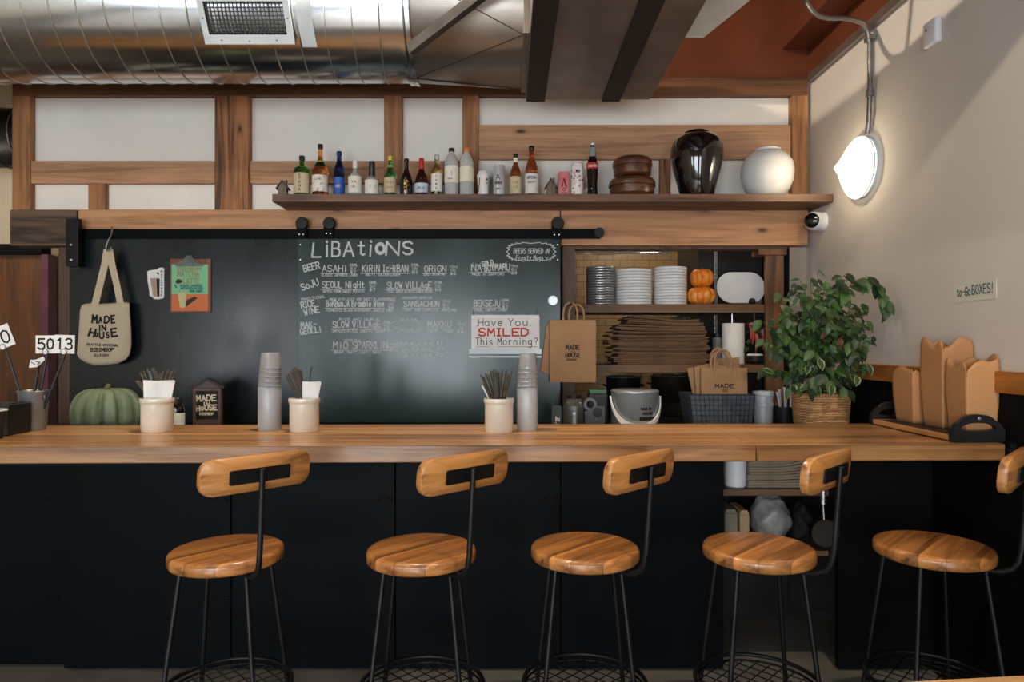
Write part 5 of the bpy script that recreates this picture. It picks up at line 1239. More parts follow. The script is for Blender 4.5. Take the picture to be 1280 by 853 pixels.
def num_card(txt, x0, x1, y0, y1, ang_, D, label, base, card=True):
    t = thing('table_number', label, 'table number', base, 'table number stands in the metal bucket')
    cx, cy = (x0 + x1) / 2, (y0 + y1) / 2
    ca, sa = math.cos(R(ang_)), math.sin(R(ang_))
    def rot(x, y): return (cx + (x - cx) * ca + (y - cy) * sa, cy - (x - cx) * sa + (y - cy) * ca)
    b = B(); pprism(b, [rot(x0, y1), rot(x1, y1), rot(x1, y0), rot(x0, y0)], D, .003); cd = obj('card', b, M['paper'], t)
    b = B(); ll = text_lines(txt, x0 + 3, -(y1 - 5.5), x1 - 3, (y1 - y0) * .56)
    ll = [[(rot(u, -v)[0], -rot(u, -v)[1]) for u, v in q] for q in ll]
    strokes(b, ll, 2.2, flat_px(D)); obj('number_lettering', b, M['ink'], cd, smooth=0)
    b = B(); q = at(*rot(cx, y1 - 2), D - .004); lathe(b, [(0, D - .008), (.012, D - .008), (.012, D)], (q.x, 0, q.z), 18, axis='Y'); obj('clip_disc', b, M['paper'], t)
    b = B(); tube(b, [(q.x + .012 * math.cos(2 * math.pi * k / 20), D - .008, q.z + .012 * math.sin(2 * math.pi * k / 20)) for k in range(20)], .0016, 5, closed=True); obj('clip_ring', b, M['black_plastic'], t)
    b = B(); tube(b, [Vector(base) + Vector((0, 0, .012)), q + Vector((0, .012, .0)), q + Vector((0, .01, .01))], .0055, 8); obj('stand_rod', b, M['black_plastic'], t)
num_card('50', 44.5, 70, 419.5, 442, 0, D - .01, 'white table number card 50 on a black stand in the bucket', (c.x - .005, D + .01, CT))
num_card('13', 68, 93, 419, 442, -2, D - .02, 'white table number card 13 on a black stand in the bucket', (c.x + .015, D - .005, CT))
num_card('40', -16, 15, 409, 437, 22, D - .03, 'tilted white table number card ending in 0 at the photo edge', (c.x + .004, D - .02, CT))
t = thing('table_number', 'table number stand with its small card folded sideways, below card 50', 'table number', (c.x - .02, D, CT), 'table number stands in the metal bucket')
b = B(); pprism(b, [(36, 460), (38, 450), (44, 450), (54, 446), (56, 450), (46, 459)], D - .015, .004); obj('card', b, M['paper'], t)
b = B(); strokes(b, [[(39, -453), (44, -456)], [(45, -452), (50, -453), (47, -456)]], 1, flat_px(D - .015)); obj('number_lettering', b, M['ink'], t, smooth=0)
b = B(); tube(b, [Vector((c.x - .02, D, CT + .012)), at(46, 470, D), at(48, 456, D - .008)], .006, 8); obj('stand_rod', b, M['black_plastic'], t)
D = 2.74; t = thing('napkin_box', 'black box at the far left end of the bar top', 'box', at(15, 540, D))
b = B(); x0, x1 = at(-40, 0, D).x, at(11, 0, D).x; box(b, x0, x1, D, D + .13, CT + .0, CT + .125, .006); obj('box_body', b, M['black_plastic'], t)
b = B(); box(b, x0 + .015, x1 - .015, D + .02, D + .11, CT + .122, CT + .128, .002); obj('box_lid', b, M['iron'], t)
D = 2.66; t = thing('sauce_cup', 'dark cup with pale rim cut off by the left photo edge', 'cup', at(-10, 545, D))
c = at(-8, 0, D); b = B(); lathe(b, [(.03, CT), (.045, CT + .11), (.04, CT + .11), (.03, CT + .02)], (c.x, D, 0), 28); obj('cup_body', b, M['black_plastic'], t)
b = B(); tube(b, [(c.x + .043 * math.cos(2 * math.pi * k / 28), D + .043 * math.sin(2 * math.pi * k / 28), CT + .111) for k in range(28)], .0035, 6, closed=True); obj('rim', b, M['white_plastic'], t)

# ---------------------------------------------------------------- pass-through: shelves and what stands on them
DK = DT + .02
a = at(0, 380.5, DK); e = at(0, 391, DK); ZK1 = a.z
xk0, xk1 = at(719.5, 0, DK).x, at(956.5, 0, DK).x
b = B(); box(b, xk0, xk1, DK, DK + .36, e.z, a.z, .003); tag(obj('pass_shelf', b, M['kshelf']), 'upper timber shelf in the pass-through carrying plate stacks and little pumpkins', 'shelf')
a = at(0, 456, DK); e = at(0, 466, DK); ZK2 = a.z
b = B(); box(b, xk0, xk1, DK, DK + .36, e.z, a.z, .003); tag(obj('pass_shelf', b, M['kshelf']), 'lower timber shelf in the pass-through carrying the flat kraft bags', 'shelf')
DPl = DK + .16
def stack(x, w, y_top, n, kind, m, label, grp, prof):
    cx = at(x, 0, DPl).x; r = w / 2 * DPl / F; H_ = at(0, y_top, DPl).z - ZK1; s = (H_ - prof[-1][1] * 0) / n
    b = B(); lathe(b, [(rr * r, zz * s) for rr, zz in prof], (0, 0, 0), 40)
    o = obj(kind, b, m, local=True, smooth=50); o.location = (cx, DPl, ZK1 + .0005); tag(o, label, 'plate' if 'plate' in kind else 'bowl', grp)
    for k in range(1, n):
        p = o.copy(); COL.objects.link(p); p.location = (cx, DPl, ZK1 + .0005 + k * s)
PLT = [(.55, 0), (.90, .02), (.985, .10), (1, .22), (1, .86), (.985, .96), (.95, .98), (.88, .62), (.6, .4), (0, .38)]
stack(751, 36, 334.5, 15, 'dinner_plate', pm('dark_glazed_plate', (150, 152, 156), (110, 112, 116), 6, .2, metal=.6), 'grey glossy plate in the left stack on the upper pass-through shelf', 'grey plates in the left stack', PLT)
stack(792, 44, 338, 12, 'dinner_plate', M['white_plastic'], 'white plate in the wide stack between the grey plates and the bowls', 'white plates in the middle stack', PLT)
stack(838, 40, 335, 13, 'soup_bowl', M['white_plastic'], 'white shallow bowl in the tall stack beside the little pumpkins', 'white bowls in the right stack', PLT)
org = NT('orange_pumpkin_skin'); nz = org.noise(org.coords(), 22, 5); org.l(org.ramp(nz, [(.3, lin((196, 96, 24))), (.5, lin((226, 132, 40))), (.75, lin((238, 176, 88)))]), org.b.inputs['Base Color']); org.set(Roughness=.45); org.bump(nz, .1)
org2 = NT('warty_pumpkin_skin'); nz = org2.noise(org2.coords(), 34, 6); org2.l(org2.ramp(nz, [(.32, lin((118, 92, 22))), (.42, lin((214, 112, 24))), (.75, lin((236, 148, 40)))]), org2.b.inputs['Base Color']); org2.set(Roughness=.45); org2.bump(nz, .3)
cx = at(876.5, 0, DPl).x; s_ = DPl / F
squash('little_pumpkin', 'lower striped orange little pumpkin on the pass-through shelf', cx, DPl, ZK1, 17.5 * s_, 24.5 * s_, 10, org.m, stm, 'pumpkin', 'stacked little pumpkins', depth=.1)
squash('little_pumpkin', 'upper warty orange little pumpkin balanced on the striped one', cx + .004, DPl, ZK1 + 22.2 * s_, 14.5 * s_, 25 * s_, 9, org2.m, stm, 'pumpkin', 'stacked little pumpkins', depth=.08)
# platter stood on edge
c = at(927, 359.6, DPl - .03); b = B(); w_, h_ = 60 * s_, 39 * s_
pts = rrect(w_, h_, h_ * .48, 12)
lay = []
for f, y in ((.9, .022), (1.0, .004), (.985, 0), (.96, .003), (.0, .006)):
    lay.append([b.verts.new((c.x + x * f, DPl - .03 + y + (z + h_ / 2) * .1, c.z + z * f)) for x, z in pts] if f > 0 else None)
lay = lay[:4]
for A, C in zip(lay, lay[1:]):
    for k in range(len(pts)): b.faces.new((A[k], A[(k + 1) % len(pts)], C[(k + 1) % len(pts)], C[k]))
b.faces.new(lay[0][::-1]); b.faces.new(lay[-1])
tag(obj('oval_platter', b, M['white_plastic'], smooth=40), 'white oval platter standing on edge on the upper pass-through shelf', 'platter')
c = at(938, 378, DPl - .06); b = B(); bmesh.ops.create_uvsphere(b, u_segments=16, v_segments=10, radius=.022, matrix=Matrix.Translation((c.x, DPl - .09, ZK1 + .021))); tag(obj('black_rest', b, M['black_plastic']), 'small black rounded rest in front of the oval platter', 'rest')
c = at(953, 370, DPl); blob('kitchen_cloth', 'crumpled grey cloth behind the right end of the oval platter', 'cloth', c.x - .03, DPl + .06, ZK1 + .05, .045, .04, .056, pm('grey_cloth', (146, 146, 148), (120, 120, 124), 20, .9), .18, 9)
# clear wrap covers hanging over the plates, lamp-lit
b = B(); tube(b, [at(720, 317, DPl - .05), at(835, 317, DPl - .05)], .008, 8); tag(obj('hanging_rail', b, M['steel']), 'thin bright rail under the lintel above the plate stacks', 'rail')
# kraft bags lying flat on the lower shelf
rk = random.Random(5); zz = ZK2 + .001
for k in range(26):
    b = B(); hh = rk.uniform(.005, .0135); n_ = 16; tl = rk.uniform(-.003, .003)
    x0 = at(766 + rk.uniform(-6, 9) + max(0, k - 19) * 3.2, 0, DK + .05).x; x1 = at(888 - rk.uniform(0, 6) - max(0, k - 14) * 1.0, 0, DK + .05).x
    amp = .014 * max(0, k - 14) / 11
    top = []; bot = []
    for j in range(n_ + 1):
        f = j / n_; dz = amp * (1 + math.cos(f * 4.2)) * (1 if k > 14 else 0)
        sag = .002 * math.sin(f * 5 + k * .2); bot.append((x0 + (x1 - x0) * f, zz + dz + sag * (k > 0))); top.append((x0 + (x1 - x0) * f, zz + hh * (.94 - .25 * abs(f - .5) * (k % 3 == 0)) + dz + sag))
    prism(b, bot + top[::-1], DK + .03 + rk.uniform(0, .02), DK + .32)
    tag(obj('flat_kraft_bag', b, M['kraft_dk'], smooth=20), 'flat brown kraft bag in the heaped pile on the lower pass-through shelf', 'paper bag', 'kraft bags piled on the pass-through shelf')
    zz += hh + (.0012 if k > 8 else .0004)
# tongs/ladle on top
t = thing('steel_tongs', 'steel tongs lying on top of the pile of flat kraft bags', 'tongs', at(845, 404, DK + .12))
for dx in (0, 6):
    b = B(); tube(b, [at(831 + dx, 404, DK + .1), at(837 + dx, 399, DK + .1), at(850 + dx, 398, DK + .12), at(862, 397 + dx * .4, DK + .15)], .006, 8); obj('tong_arm', b, M['steel'], t)
# paper roll, grey canister, chilli pot
D = DK + .13; cx = at(916.5, 0, D).x; r = 13.5 * D / F; zt = at(0, 404.5, D).z
t = thing('paper_towel_roll', 'tall white paper towel roll on the lower pass-through shelf', 'paper roll', (cx, D, ZK2))
ZK2 += .001
b = B(); lathe(b, [(r, ZK2), (r, zt), (r * .3, zt), (r * .3, zt - .04)], (cx, D, 0), 40); obj('roll', b, M['paper'], t)
b = B(); tube(b, [(cx - r * .1, D, zt - .05), (cx - r * .1, D, zt + .09)], .005, 8); obj('holder_rod', b, M['steel'], t)
ZK2 -= .001
D = DK + .2; cx = at(897, 0, D).x
t = thing('grey_canister', 'small grey canister half hidden behind the paper towel roll', 'canister', (cx, D, ZK2)); b = B(); lathe(b, [(.034, ZK2), (.036, ZK2 + .19), (.03, ZK2 + .195), (0, ZK2 + .195)], (cx, D, 0), 24); obj('body', b, pm('grey_tin', (122, 120, 122), (100, 98, 100), 10, .5), t)
b = B(); lathe(b, [(.037, ZK2 + .17), (.037, ZK2 + .197), (0, ZK2 + .198)], (cx, D, 0), 24); obj('lid', b, M['iron'], t)
D = DK + .09; cx = at(944, 0, D).x
t = FP = thing('flower_pot', 'black bowl of white pebbles with red peppers and leaves beside the paper towel roll', 'plant', (cx, D, ZK2))
b = B(); lathe(b, [(.045, ZK2), (.066, ZK2 + .02), (.07, ZK2 + .055), (.062, ZK2 + .055), (.05, ZK2 + .03), (0, ZK2 + .03)], (cx, D, 0), 28); obj('pot', b, M['black_plastic'], t)
b = B()
for k in range(26): bmesh.ops.create_uvsphere(b, u_segments=8, v_segments=6, radius=.012, matrix=Matrix.Translation((cx + .045 * math.cos(k * 2.4) * (k / 26) ** .5, D + .045 * math.sin(k * 2.4) * (k / 26) ** .5, ZK2 + .055)))
tag(obj('pebbles', b, M['paper'], t), None, None, None, 'stuff')
rp = pm('red_pepper', (190, 62, 34), (160, 44, 24), 12, .35)
for k in range(6):
    b = B(); x = cx - .035 + .017 * k; z0 = ZK2 + .19 - .035 * (k % 3); y = D - .03 + .02 * (k % 2)
    tube(b, [(x, y, z0 + .07), (x + .003, y - .005, z0 + .03), (x - .003, y, z0 - .03)], .012, 8, r_fn=lambda f: .017 * (1 - f) ** .6 + .003); obj('pepper', b, rp, t)
b = B(); tube(b, [(cx, D, ZK2 + .04), (cx + .01, D, ZK2 + .16), (cx - .01, D, ZK2 + .34)], .005, 6); obj('stem', b, stm, t)

# dark right end of the kitchen: tall steel cabinet with a bright edge
D = 5.0; t = thing('kitchen_cabinet', 'tall black kitchen cabinet with one bright steel edge behind the pumpkins', 'cabinet', (1.6, 5.2, 0))
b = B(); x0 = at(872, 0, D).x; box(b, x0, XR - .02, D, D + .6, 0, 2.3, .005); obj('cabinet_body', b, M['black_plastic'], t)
b = B(); pbox(b, 893, 897, 305, 540, D - .012, .012, .002); obj('edge_trim', b, M['steel'], t)

# cooking pots, rice cooker on the kitchen worktop under the shelf
def pot(label, x, w, y0, D, m, lidz=True):
    cx = at(x, 0, D).x; r = w / 2 * D / F; zt = at(0, y0, D).z
    t = thing('cooking_pot', label, 'pot', (cx, D, ZW), 'cooking pots under the pass-through shelf')
    b = B(); lathe(b, [(r * .9, ZW), (r * .96, ZW + .01), (r, zt - .01), (r * 1.03, zt - .004), (r * .98, zt), (r * .9, ZW + .03), (0, ZW + .03)], (cx, D, 0), 44); obj('pot_body', b, m, t, smooth=50)
    b = B(); tube(b, [(cx + r * 1.02 * math.cos(2 * math.pi * k / 44), D + r * 1.02 * math.sin(2 * math.pi * k / 44), zt) for k in range(44)], .005, 6, closed=True); obj('rim', b, M['steel'], t)
    for s in (-1, 1):
        b = B(); tube(b, [(cx + s * r * .98, D - .05, zt - .06), (cx + s * r * 1.14, D - .04, zt - .055), (cx + s * r * 1.14, D + .04, zt - .055), (cx + s * r * .98, D + .05, zt - .06)], .006, 8); obj('pot_handle', b, M['iron'], t)
dp = pm('dark_pot', (40, 36, 33), (26, 24, 22), 8, .4, metal=.6)
pot('black cooking pot just right of the hanging kraft bags', 779, 42, 471, 4.5, dp)
pot('wide dark cooking pot behind the basket of kraft bags', 842, 56, 469, 4.72, pm('brown_grey_pot', (70, 62, 54), (48, 42, 37), 8, .4, metal=.6))
# steel pail with paper strap
D = 3.86; cx = at(793.5, 0, D).x; r = 29.5 * D / F; zt = at(0, 488, D).z
t = thing('steel_pail', 'shiny steel pail with a white strap handle drooping over its front', 'pail', (cx, D, ZW))
b = B(); lathe(b, [(r * .97, ZW), (r, ZW + .006), (r, zt - .012), (r * 1.02, zt - .006), (r * 1.0, zt), (r * .93, zt), (r * .9, zt - .02), (0, zt - .02)], (cx, D, 0), 56); obj('pail_body', b, M['pail_steel'], t, smooth=50)
b = B(); lathe(b, [(r * .99, zt), (r * .96, zt + .005), (r * .5, zt + .007), (0, zt + .007)], (cx, D, 0), 48); obj('pail_lid', b, M['pail_steel'], t, smooth=50)
b = B(); n_ = 24; f_ = wrap_px(cx, D, r)
pts = []
for k in range(n_ + 1):
    u = -1 + 2 * k / n_; a = u * R(84); z = ZW + .03 + (zt - .04 - ZW - .03) * (abs(u) ** 2.1)
    pts.append((a, z, .046 * (1 - .6 * abs(u))))
V = []
for a, z, w_ in pts:
    V.append([b.verts.new((cx + rr * math.sin(a), D - rr * math.cos(a), z + s * w_ / 2)) for rr, s in ((r + .004, -1), (r + .012, -1), (r + .012, 1), (r + .004, 1))])
for A, C in zip(V, V[1:]):
    for k in range(4): b.faces.new((A[k], A[(k + 1) % 4], C[(k + 1) % 4], C[k]))
b.faces.new(V[0]); b.faces.new(V[-1][::-1]); obj('strap_handle', b, M['paper'], t)
b = B(); strokes(b, text_lines('MADE IN', .010, ZW + .125, .07, .012), .004, f_, .001) ; strokes(b, text_lines('HOUSE', .02, ZW + .1, .08, .012), .004, f_, .001); strokes(b, text_lines('BIBIMBOP', .004, ZW + .07, .10, .014), .006, f_, .001); obj('pail_lettering', b, M['ink'], t, smooth=0)
# herb jar, tape dispenser, small can, green scourer
D = 3.84; cx = at(718, 0, D).x; r = 12.5 * D / F
t = thing('glass_jar', 'glass jar of dried herbs below the hanging kraft bags', 'jar', (cx, D, ZW)); zt = at(0, 508, D).z
b = B(); lathe(b, [(r * .9, ZW), (r, ZW + .008), (r, zt), (r * .8, zt + .02), (r * .72, zt + .05), (r * .66, zt + .05), (r * .94, zt - .004), (r * .94, ZW + .01), (0, ZW + .01)], (cx, D, 0), 32); obj('jar_glass', b, glass('jar_glass', (240, 244, 240), .03, .95), t, smooth=50)
b = B(); lathe(b, [(r * .88, ZW + .011), (r * .9, ZW + .02), (r * .9, zt - .012), (r * .5, zt - .008), (0, zt - .008)], (cx, D, 0), 32); tag(obj('herbs', b, pm('dried_herbs', (128, 112, 70), (84, 72, 42), 60, .9, bump=.4), t), None, None, None, 'stuff')
b = B(); lathe(b, [(r * .74, zt + .045), (r * .74, zt + .062), (0, zt + .064)], (cx, D, 0), 28); obj('jar_lid', b, M['iron'], t)
D = 3.82; t = thing('tape_dispenser', 'dark grey tape dispenser between the herb jar and the steel pail', 'tape dispenser', at(744, 531, D))
x0, x1 = at(731, 0, D).x, at(756, 0, D).x; b = B(); zt = at(0, 508, D).z; prism(b, [(x0, ZW), (x1, ZW), (x1, zt), (x0 + .06, zt), (x0 + .03, zt - .02), (x0, zt - .03)], D, D + .06); obj('dispenser_body', b, pm('grey_plastic', (74, 78, 84), (60, 64, 70), 10, .5), t)
c = at(738, 506, D); b = B(); lathe(b, [(.022, D + .004), (.036, D + .004), (.036, D + .05), (.022, D + .05), (.022, D + .004)], (c.x, 0, c.z), 32, axis='Y', cap0=False, cap1=False); obj('tape_roll', b, pm('tape', (96, 98, 104), (80, 82, 88), 20, .35), t)
c = at(747, 516, D); b = B(); lathe(b, [(0, D - .002), (.026, D - .002), (.028, D + .004)], (c.x, 0, c.z), 28, axis='Y'); obj('dispenser_core', b, M['black_plastic'], t)
D = 3.95; cx = at(748, 0, D).x; t = thing('scouring_pad', 'green scouring pad on a dark caddy behind the tape dispenser', 'scouring pad', (cx, D, ZW))
b = B(); box(b, cx - .05, cx + .05, D, D + .08, at(0, 492.5, D).z, at(0, 489, D).z + .006, .006); obj('pad', b, pm('green_pad', (86, 128, 104), (66, 104, 84), 80, .95, bump=.4), t)
b = B(); box(b, cx - .055, cx + .055, D - .005, D + .09, ZW, at(0, 492.5, D).z, .006); obj('caddy', b, M['black_plastic'], t)
D = 3.8; cx = at(696, 0, D).x; t = thing('small_carton', 'small dark teal carton standing left of the herb jar', 'carton', (cx, D, ZW)); zt = at(0, 508, D).z
b = B(); box(b, cx - .027, cx + .027, D, D + .05, ZW, zt, .004); obj('carton_body', b, pm('dark_teal_card', (58, 72, 76), (46, 58, 62), 12, .6), t)
b = B(); f = lambda u, v, l: Vector((cx + u, D - l, v)); strokes(b, [[(q[1], q[0]) for q in pl_] for pl_ in text_lines('3.5L', ZW + .03, -.006, ZW + .085, .02)], .004, f); obj('carton_lettering', b, M['paper'], t, smooth=0)

# wire basket of folded kraft carriers
D = 3.78; t = thing('wire_basket', 'grey fabric-lined wire basket holding kraft carrier bags', 'basket', at(903, 531, D))
x0, x1 = at(869, 0, D).x, at(940, 0, D).x; X0, X1 = at(862.5, 0, D).x, at(943.5, 0, D).x; zt = at(0, 493.5, D).z; dy = .24
def tray_shell(bm, th):
    o0 = [(x0, D + .015), (x1, D + .015), (x1, D + dy - .015), (x0, D + dy - .015)]; o1 = [(X0, D), (X1, D), (X1, D + dy), (X0, D + dy)]
    i0 = [(x0 + th, D + .015 + th), (x1 - th, D + .015 + th), (x1 - th, D + dy - .015 - th), (x0 + th, D + dy - .015 - th)]; i1 = [(X0 + th, D + th), (X1 - th, D + th), (X1 - th, D + dy - th), (X0 + th, D + dy - th)]
    A = [bm.verts.new((*p, ZW)) for p in o0]; C = [bm.verts.new((*p, zt)) for p in o1]; E = [bm.verts.new((*p, zt)) for p in i1]; G_ = [bm.verts.new((*p, ZW + .006)) for p in i0]
    for P_, Q in ((A, C), (C, E), (E, G_)):
        for k in range(4): bm.faces.new((P_[k], P_[(k + 1) % 4], Q[(k + 1) % 4], Q[k]))
    bm.faces.new(A[::-1]); bm.faces.new(G_)
b = B(); tray_shell(b, .005); obj('basket_liner', b, pm('grey_liner', (92, 98, 106), (76, 82, 90), 40, .9, bump=.15), t)
b = B()
for k in range(15):
    f = k / 14; tube(b, [(x0 + (x1 - x0) * f, D + .012, ZW + .002), (X0 + (X1 - X0) * f, D - .003, zt)], .0016, 5)
for k in range(8):
    f = k / 7; z = ZW + .003 + (zt - ZW - .003) * f; q = lambda s, e: s + (e - s) * f
    tube(b, [(q(x0, X0) - .002, q(D + .012, D - .003), z), (q(x1, X1) + .002, q(D + .012, D - .003), z)], .0016 if k < 7 else .003, 5)
    tube(b, [(q(x0, X0) - .003, q(D + .012, D - .003), z), (q(x0, X0) - .003, D + dy - .01, z)], .0016 if k < 7 else .003, 5)
for k in range(7):
    f = k / 6; tube(b, [(x0 - .003, D + .015 + (dy - .03) * f, ZW + .002), (X0 - .003, D + dy * f, zt)], .0016, 5)
obj('basket_wires', b, pm('grey_wire', (54, 60, 68), (44, 50, 58), 30, .5, metal=.3), t)
def kraft_bag(label, pts, D, th, txt=None, handle=None, grp=None, txt_h=1.0, z_bot=None):
    xs_ = [p[0] for p in pts]; ys_ = [p[1] for p in pts]
    t = thing('kraft_bag', label, 'paper bag', at((min(xs_) + max(xs_)) / 2, max(ys_), D), grp)
    b = B(); pprism(b, pts, D, th); bb = obj('bag_body', b, M['kraft'], t)
    if txt:
        b = B()
        for s, x0, y, x1, h, w in txt: ptext(b, s, x0, y, x1, h, w, D, jit=.3)
        obj('bag_lettering', b, M['ink'], bb, smooth=0)
    for hx0, hx1, hy, ytop, dd in (handle or []):
        b = B(); Dh = D + dd; m_ = (hx0 + hx1) / 2; P = []
        for k in range(17):
            a = math.pi * k / 16; P.append(at(m_ - (hx1 - hx0) / 2 * math.cos(a), hy - (hy - ytop) * (math.sin(a) ** .55), Dh))
        P = [at(hx0, hy + 10, Dh)] + P + [at(hx1, hy + 10, Dh)]
        tube(b, P, .006, 8); obj('twisted_handle', b, M['kraft'], t)
    return t
g_ = 'kraft carrier bags in the wire basket'
D2 = D + .03
kraft_bag('kraft carrier bag with printing at the front of the wire basket', [(877, 520), (935, 520), (934, 460), (876, 460)], D2, .012, [('MADE', 894, 485, 917, 4.6, 1.1), ('IN', 903, 490, 909, 3, .8)], [(893, 914, 460, 437.5, .002), (889, 911, 460, 440, .010)], g_)
kraft_bag('kraft carrier bag just behind the printed one in the wire basket', [(872, 520), (925, 520), (924, 456), (868, 459)], D2 + .035, .012, None, [(888, 908, 457, 436, .004)], g_)
kraft_bag('kraft carrier bag leaning left behind the others in the wire basket', [(872, 520), (905, 520), (898, 452), (859, 461)], D2 + .07, .012, None, None, g_)
kraft_bag('hindmost kraft carrier bag with its top right corner showing in the basket', [(880, 520), (930, 520), (924, 447), (893, 449)], D2 + .105, .012, None, None, g_)

# deli tubs and black cup with white cutlery
D = 3.88
tw = pm('milky_tub_plastic', (206, 212, 216), (194, 201, 206), 8, .35)
def tub(label, x, w, y0, z0, D):
    cx = at(x, 0, D).x; r = w / 2 * D / F; zt = at(0, y0, D).z
    t = thing('deli_tub', label, 'tub', (cx, D, z0), 'milky deli tubs beside the basket')
    b = B(); lathe(b, [(r * .82, z0), (r * .84, z0 + .004), (r * .97, zt - .02), (r * .9, zt - .004), (r * .78, z0 + .01), (0, z0 + .01)], (cx, D, 0), 36); obj('tub_body', b, tw, t, smooth=50)
    b = B(); lathe(b, [(r * .97, zt - .026), (r * 1.02, zt - .022), (r * 1.02, zt - .004), (r * .98, zt), (r * .92, zt)], (cx, D, 0), 36, cap0=False, cap1=False); obj('tub_rim', b, tw, t)
tub('lower milky deli tub of the nested pair beside the basket', 954, 25, 503, ZW, D)
tub('upper milky deli tub nested in the lower one beside the basket', 954, 25.5, 489, ZW + .118, D)
D = 3.86; cx = at(981, 0, D).x; r = 14 * D / F
t = thing('cutlery_cup', 'black cup between the deli tubs and the plant basket', 'cup', (cx, D, ZW)); zt = at(0, 508, D).z
b = B(); lathe(b, [(r * .84, ZW), (r * .86, ZW + .004), (r, zt), (r * .93, zt), (r * .8, ZW + .01), (0, ZW + .01)], (cx, D, 0), 32); obj('cup_body', b, M['black_plastic'], t, smooth=50)
for k in range(6):
    b = B(); x = cx - r * .62 + r * .24 * k; y = D - .02 + .02 * (k % 2); zz_ = at(0, 490 - 3 * ((k * 7) % 3), D).z
    pts = [(x, y, zt - .06), (x + .002, y, zt), (x + .004 * (k - 2), y, zz_ - .02), (x + .005 * (k - 2), y, zz_)]
    tube(b, pts, .006, 8, r_fn=lambda f: .004 + .007 * max(0, f - .55) * 2); tag(obj('plastic_spoon', b, M['white_plastic'], smooth=50), 'white plastic spoon standing in the black cup beside the plant', 'spoon', 'white spoons in the black cup')
# ---------------------------------------------------------------- kraft bags hanging beside the board
D = DC - .06
kraft_bag('kraft carrier bag printed MADE IN HOUSE hanging at the right edge of the menu board', [(687.5, 478), (745, 478), (745, 400.5), (687.5, 400.5)], D, .03, [('MADE', 707.5, 437, 724, 5, 1.1), ('in', 713, 441.5, 719, 3, .7), ('HOUSE', 707, 447, 725, 5, 1.1), ('BIBIMBOP', 708.5, 450.8, 721, 2, .5)], [(704, 722, 401, 379, .004), (711, 730, 401, 381, .026)])
kraft_bag('plain kraft carrier bag hanging askew behind the printed one', [(676, 464), (690, 470), (720, 474), (738, 400), (688, 400), (683, 408)], D + .034, .014)
b = B(); q = at(713, 382, D + .01); tube(b, [(q.x, DT + .01, q.z + .012), (q.x, D + .0, q.z + .004), (q.x, D - .02, q.z + .012)], .005, 8); tag(obj('coat_hook', b, M['iron']), 'black hook in the jamb carrying the hanging kraft bags', 'hook')

# ---------------------------------------------------------------- things on the right wall
# conduit and dome light
t = thing('wall_lamp', 'round lit white dome lamp on the right wall below the steel conduit', 'lamp', (XR, 3.6, 2.368))
LZ = EYE + (PY - 210) / F * 3.6
b = B(); lathe(b, [(0, XR - .022), (.135, XR - .022), (.158, XR - .016), (.16, XR), (0, XR)], (0, 3.6, LZ), 48, axis='X'); obj('base_plate', b, M['white_metal'], t)
prof = [(.152, XR - .024), (.160, XR - .030), (.158, XR - .042), (.140, XR - .058), (.108, XR - .080), (.074, XR - .102), (.044, XR - .122), (.022, XR - .140), (.009, XR - .153), (0, XR - .157)]
DOME = bulb_mat('lit_white_glass', (1.0, .91, .74), 1.7)
b = B(); lathe(b, prof, (0, 3.6, LZ), 56, axis='X'); dm = obj('dome', b, DOME, t, smooth=60)
b = B(); tube(b, [(XR - .030, 3.6 + .163 * math.cos(2 * math.pi * k / 48), LZ + .163 * math.sin(2 * math.pi * k / 48)) for k in range(48)], .003, 6, closed=True); obj('guard_ring', b, M['white_metal'], t)
lp = bpy.data.lights.new('wall_lamp_light', 'POINT'); lp.energy = 2.6; lp.color = (1, .80, .52); lp.shadow_soft_size = .03
lo = bpy.data.objects.new('wall_lamp_light', lp); COL.objects.link(lo); lo.parent = t; lo.location = (-.19, 0, 0)
b = B(); xc = XR - .022
P = [at(1006, -6, 3.12), at(1009, 4, 3.17), at(1015, 13, 3.22), at(1024, 20, 3.27), at(1036, 22.5, 3.33), at(1052, 22.5, 3.39), at(1066, 24.5, 3.44)]
q = (xc, 3.50)
P += [Vector((xc - .05, 3.475, EYE + (PY - 29) / F * 3.475)), Vector((xc - .018, 3.49, EYE + (PY - 40) / F * 3.49)), Vector((xc, 3.50, EYE + (PY - 56) / F * 3.5)), Vector((xc, 3.50, EYE + (PY - 110) / F * 3.5)), Vector((xc, 3.51, EYE + (PY - 150) / F * 3.5)), Vector((xc + .002, 3.53, LZ + .158))]
up = P[0]; P = [Vector((up.x - .02, up.y - .05, up.z + .25)), Vector((up.x - .01, up.y - .02, up.z + .08))] + P
t2 = thing('conduit_pipe', 'bent steel conduit coming down the right wall to the dome lamp', 'conduit', (xc, 3.5, LZ + .16))
tube(b, P, .0125, 12); obj('pipe', b, M['conduit'], t2, smooth=60)
b = B(); z_ = EYE + (PY - 116) / F * 3.5; lathe(b, [(.014, z_ - .02), (.018, z_ - .018), (.018, z_ + .018), (.014, z_ + .02)], (xc, 3.502, 0), 16); obj('coupling', b, M['conduit'], t2)
b = B(); z_ = EYE + (PY - 48) / F * 3.5; box(b, XR - .036, XR, 3.47, 3.535, z_ - .012, z_ + .012, .004); obj('pipe_clip', b, M['conduit'], t2)
# little sensor box
D = 3.0; zc_ = EYE + (PY - 42.5) / F * D
t = thing('wall_sensor', 'small white sensor box high on the right wall', 'sensor', (XR, D, zc_ - .06))
b = B(); box(b, XR - .032, XR, D - .055, D + .04, zc_ - .055, zc_ + .058, .010, 3); obj('sensor_body', b, M['white_plastic'], t, smooth=40)
b = B(); lathe(b, [(0, XR - .036), (.006, XR - .034), (.007, XR - .03)], (0, D + .01, zc_ + .02), 12, axis='X'); obj('sensor_lens', b, M['conduit'], t)
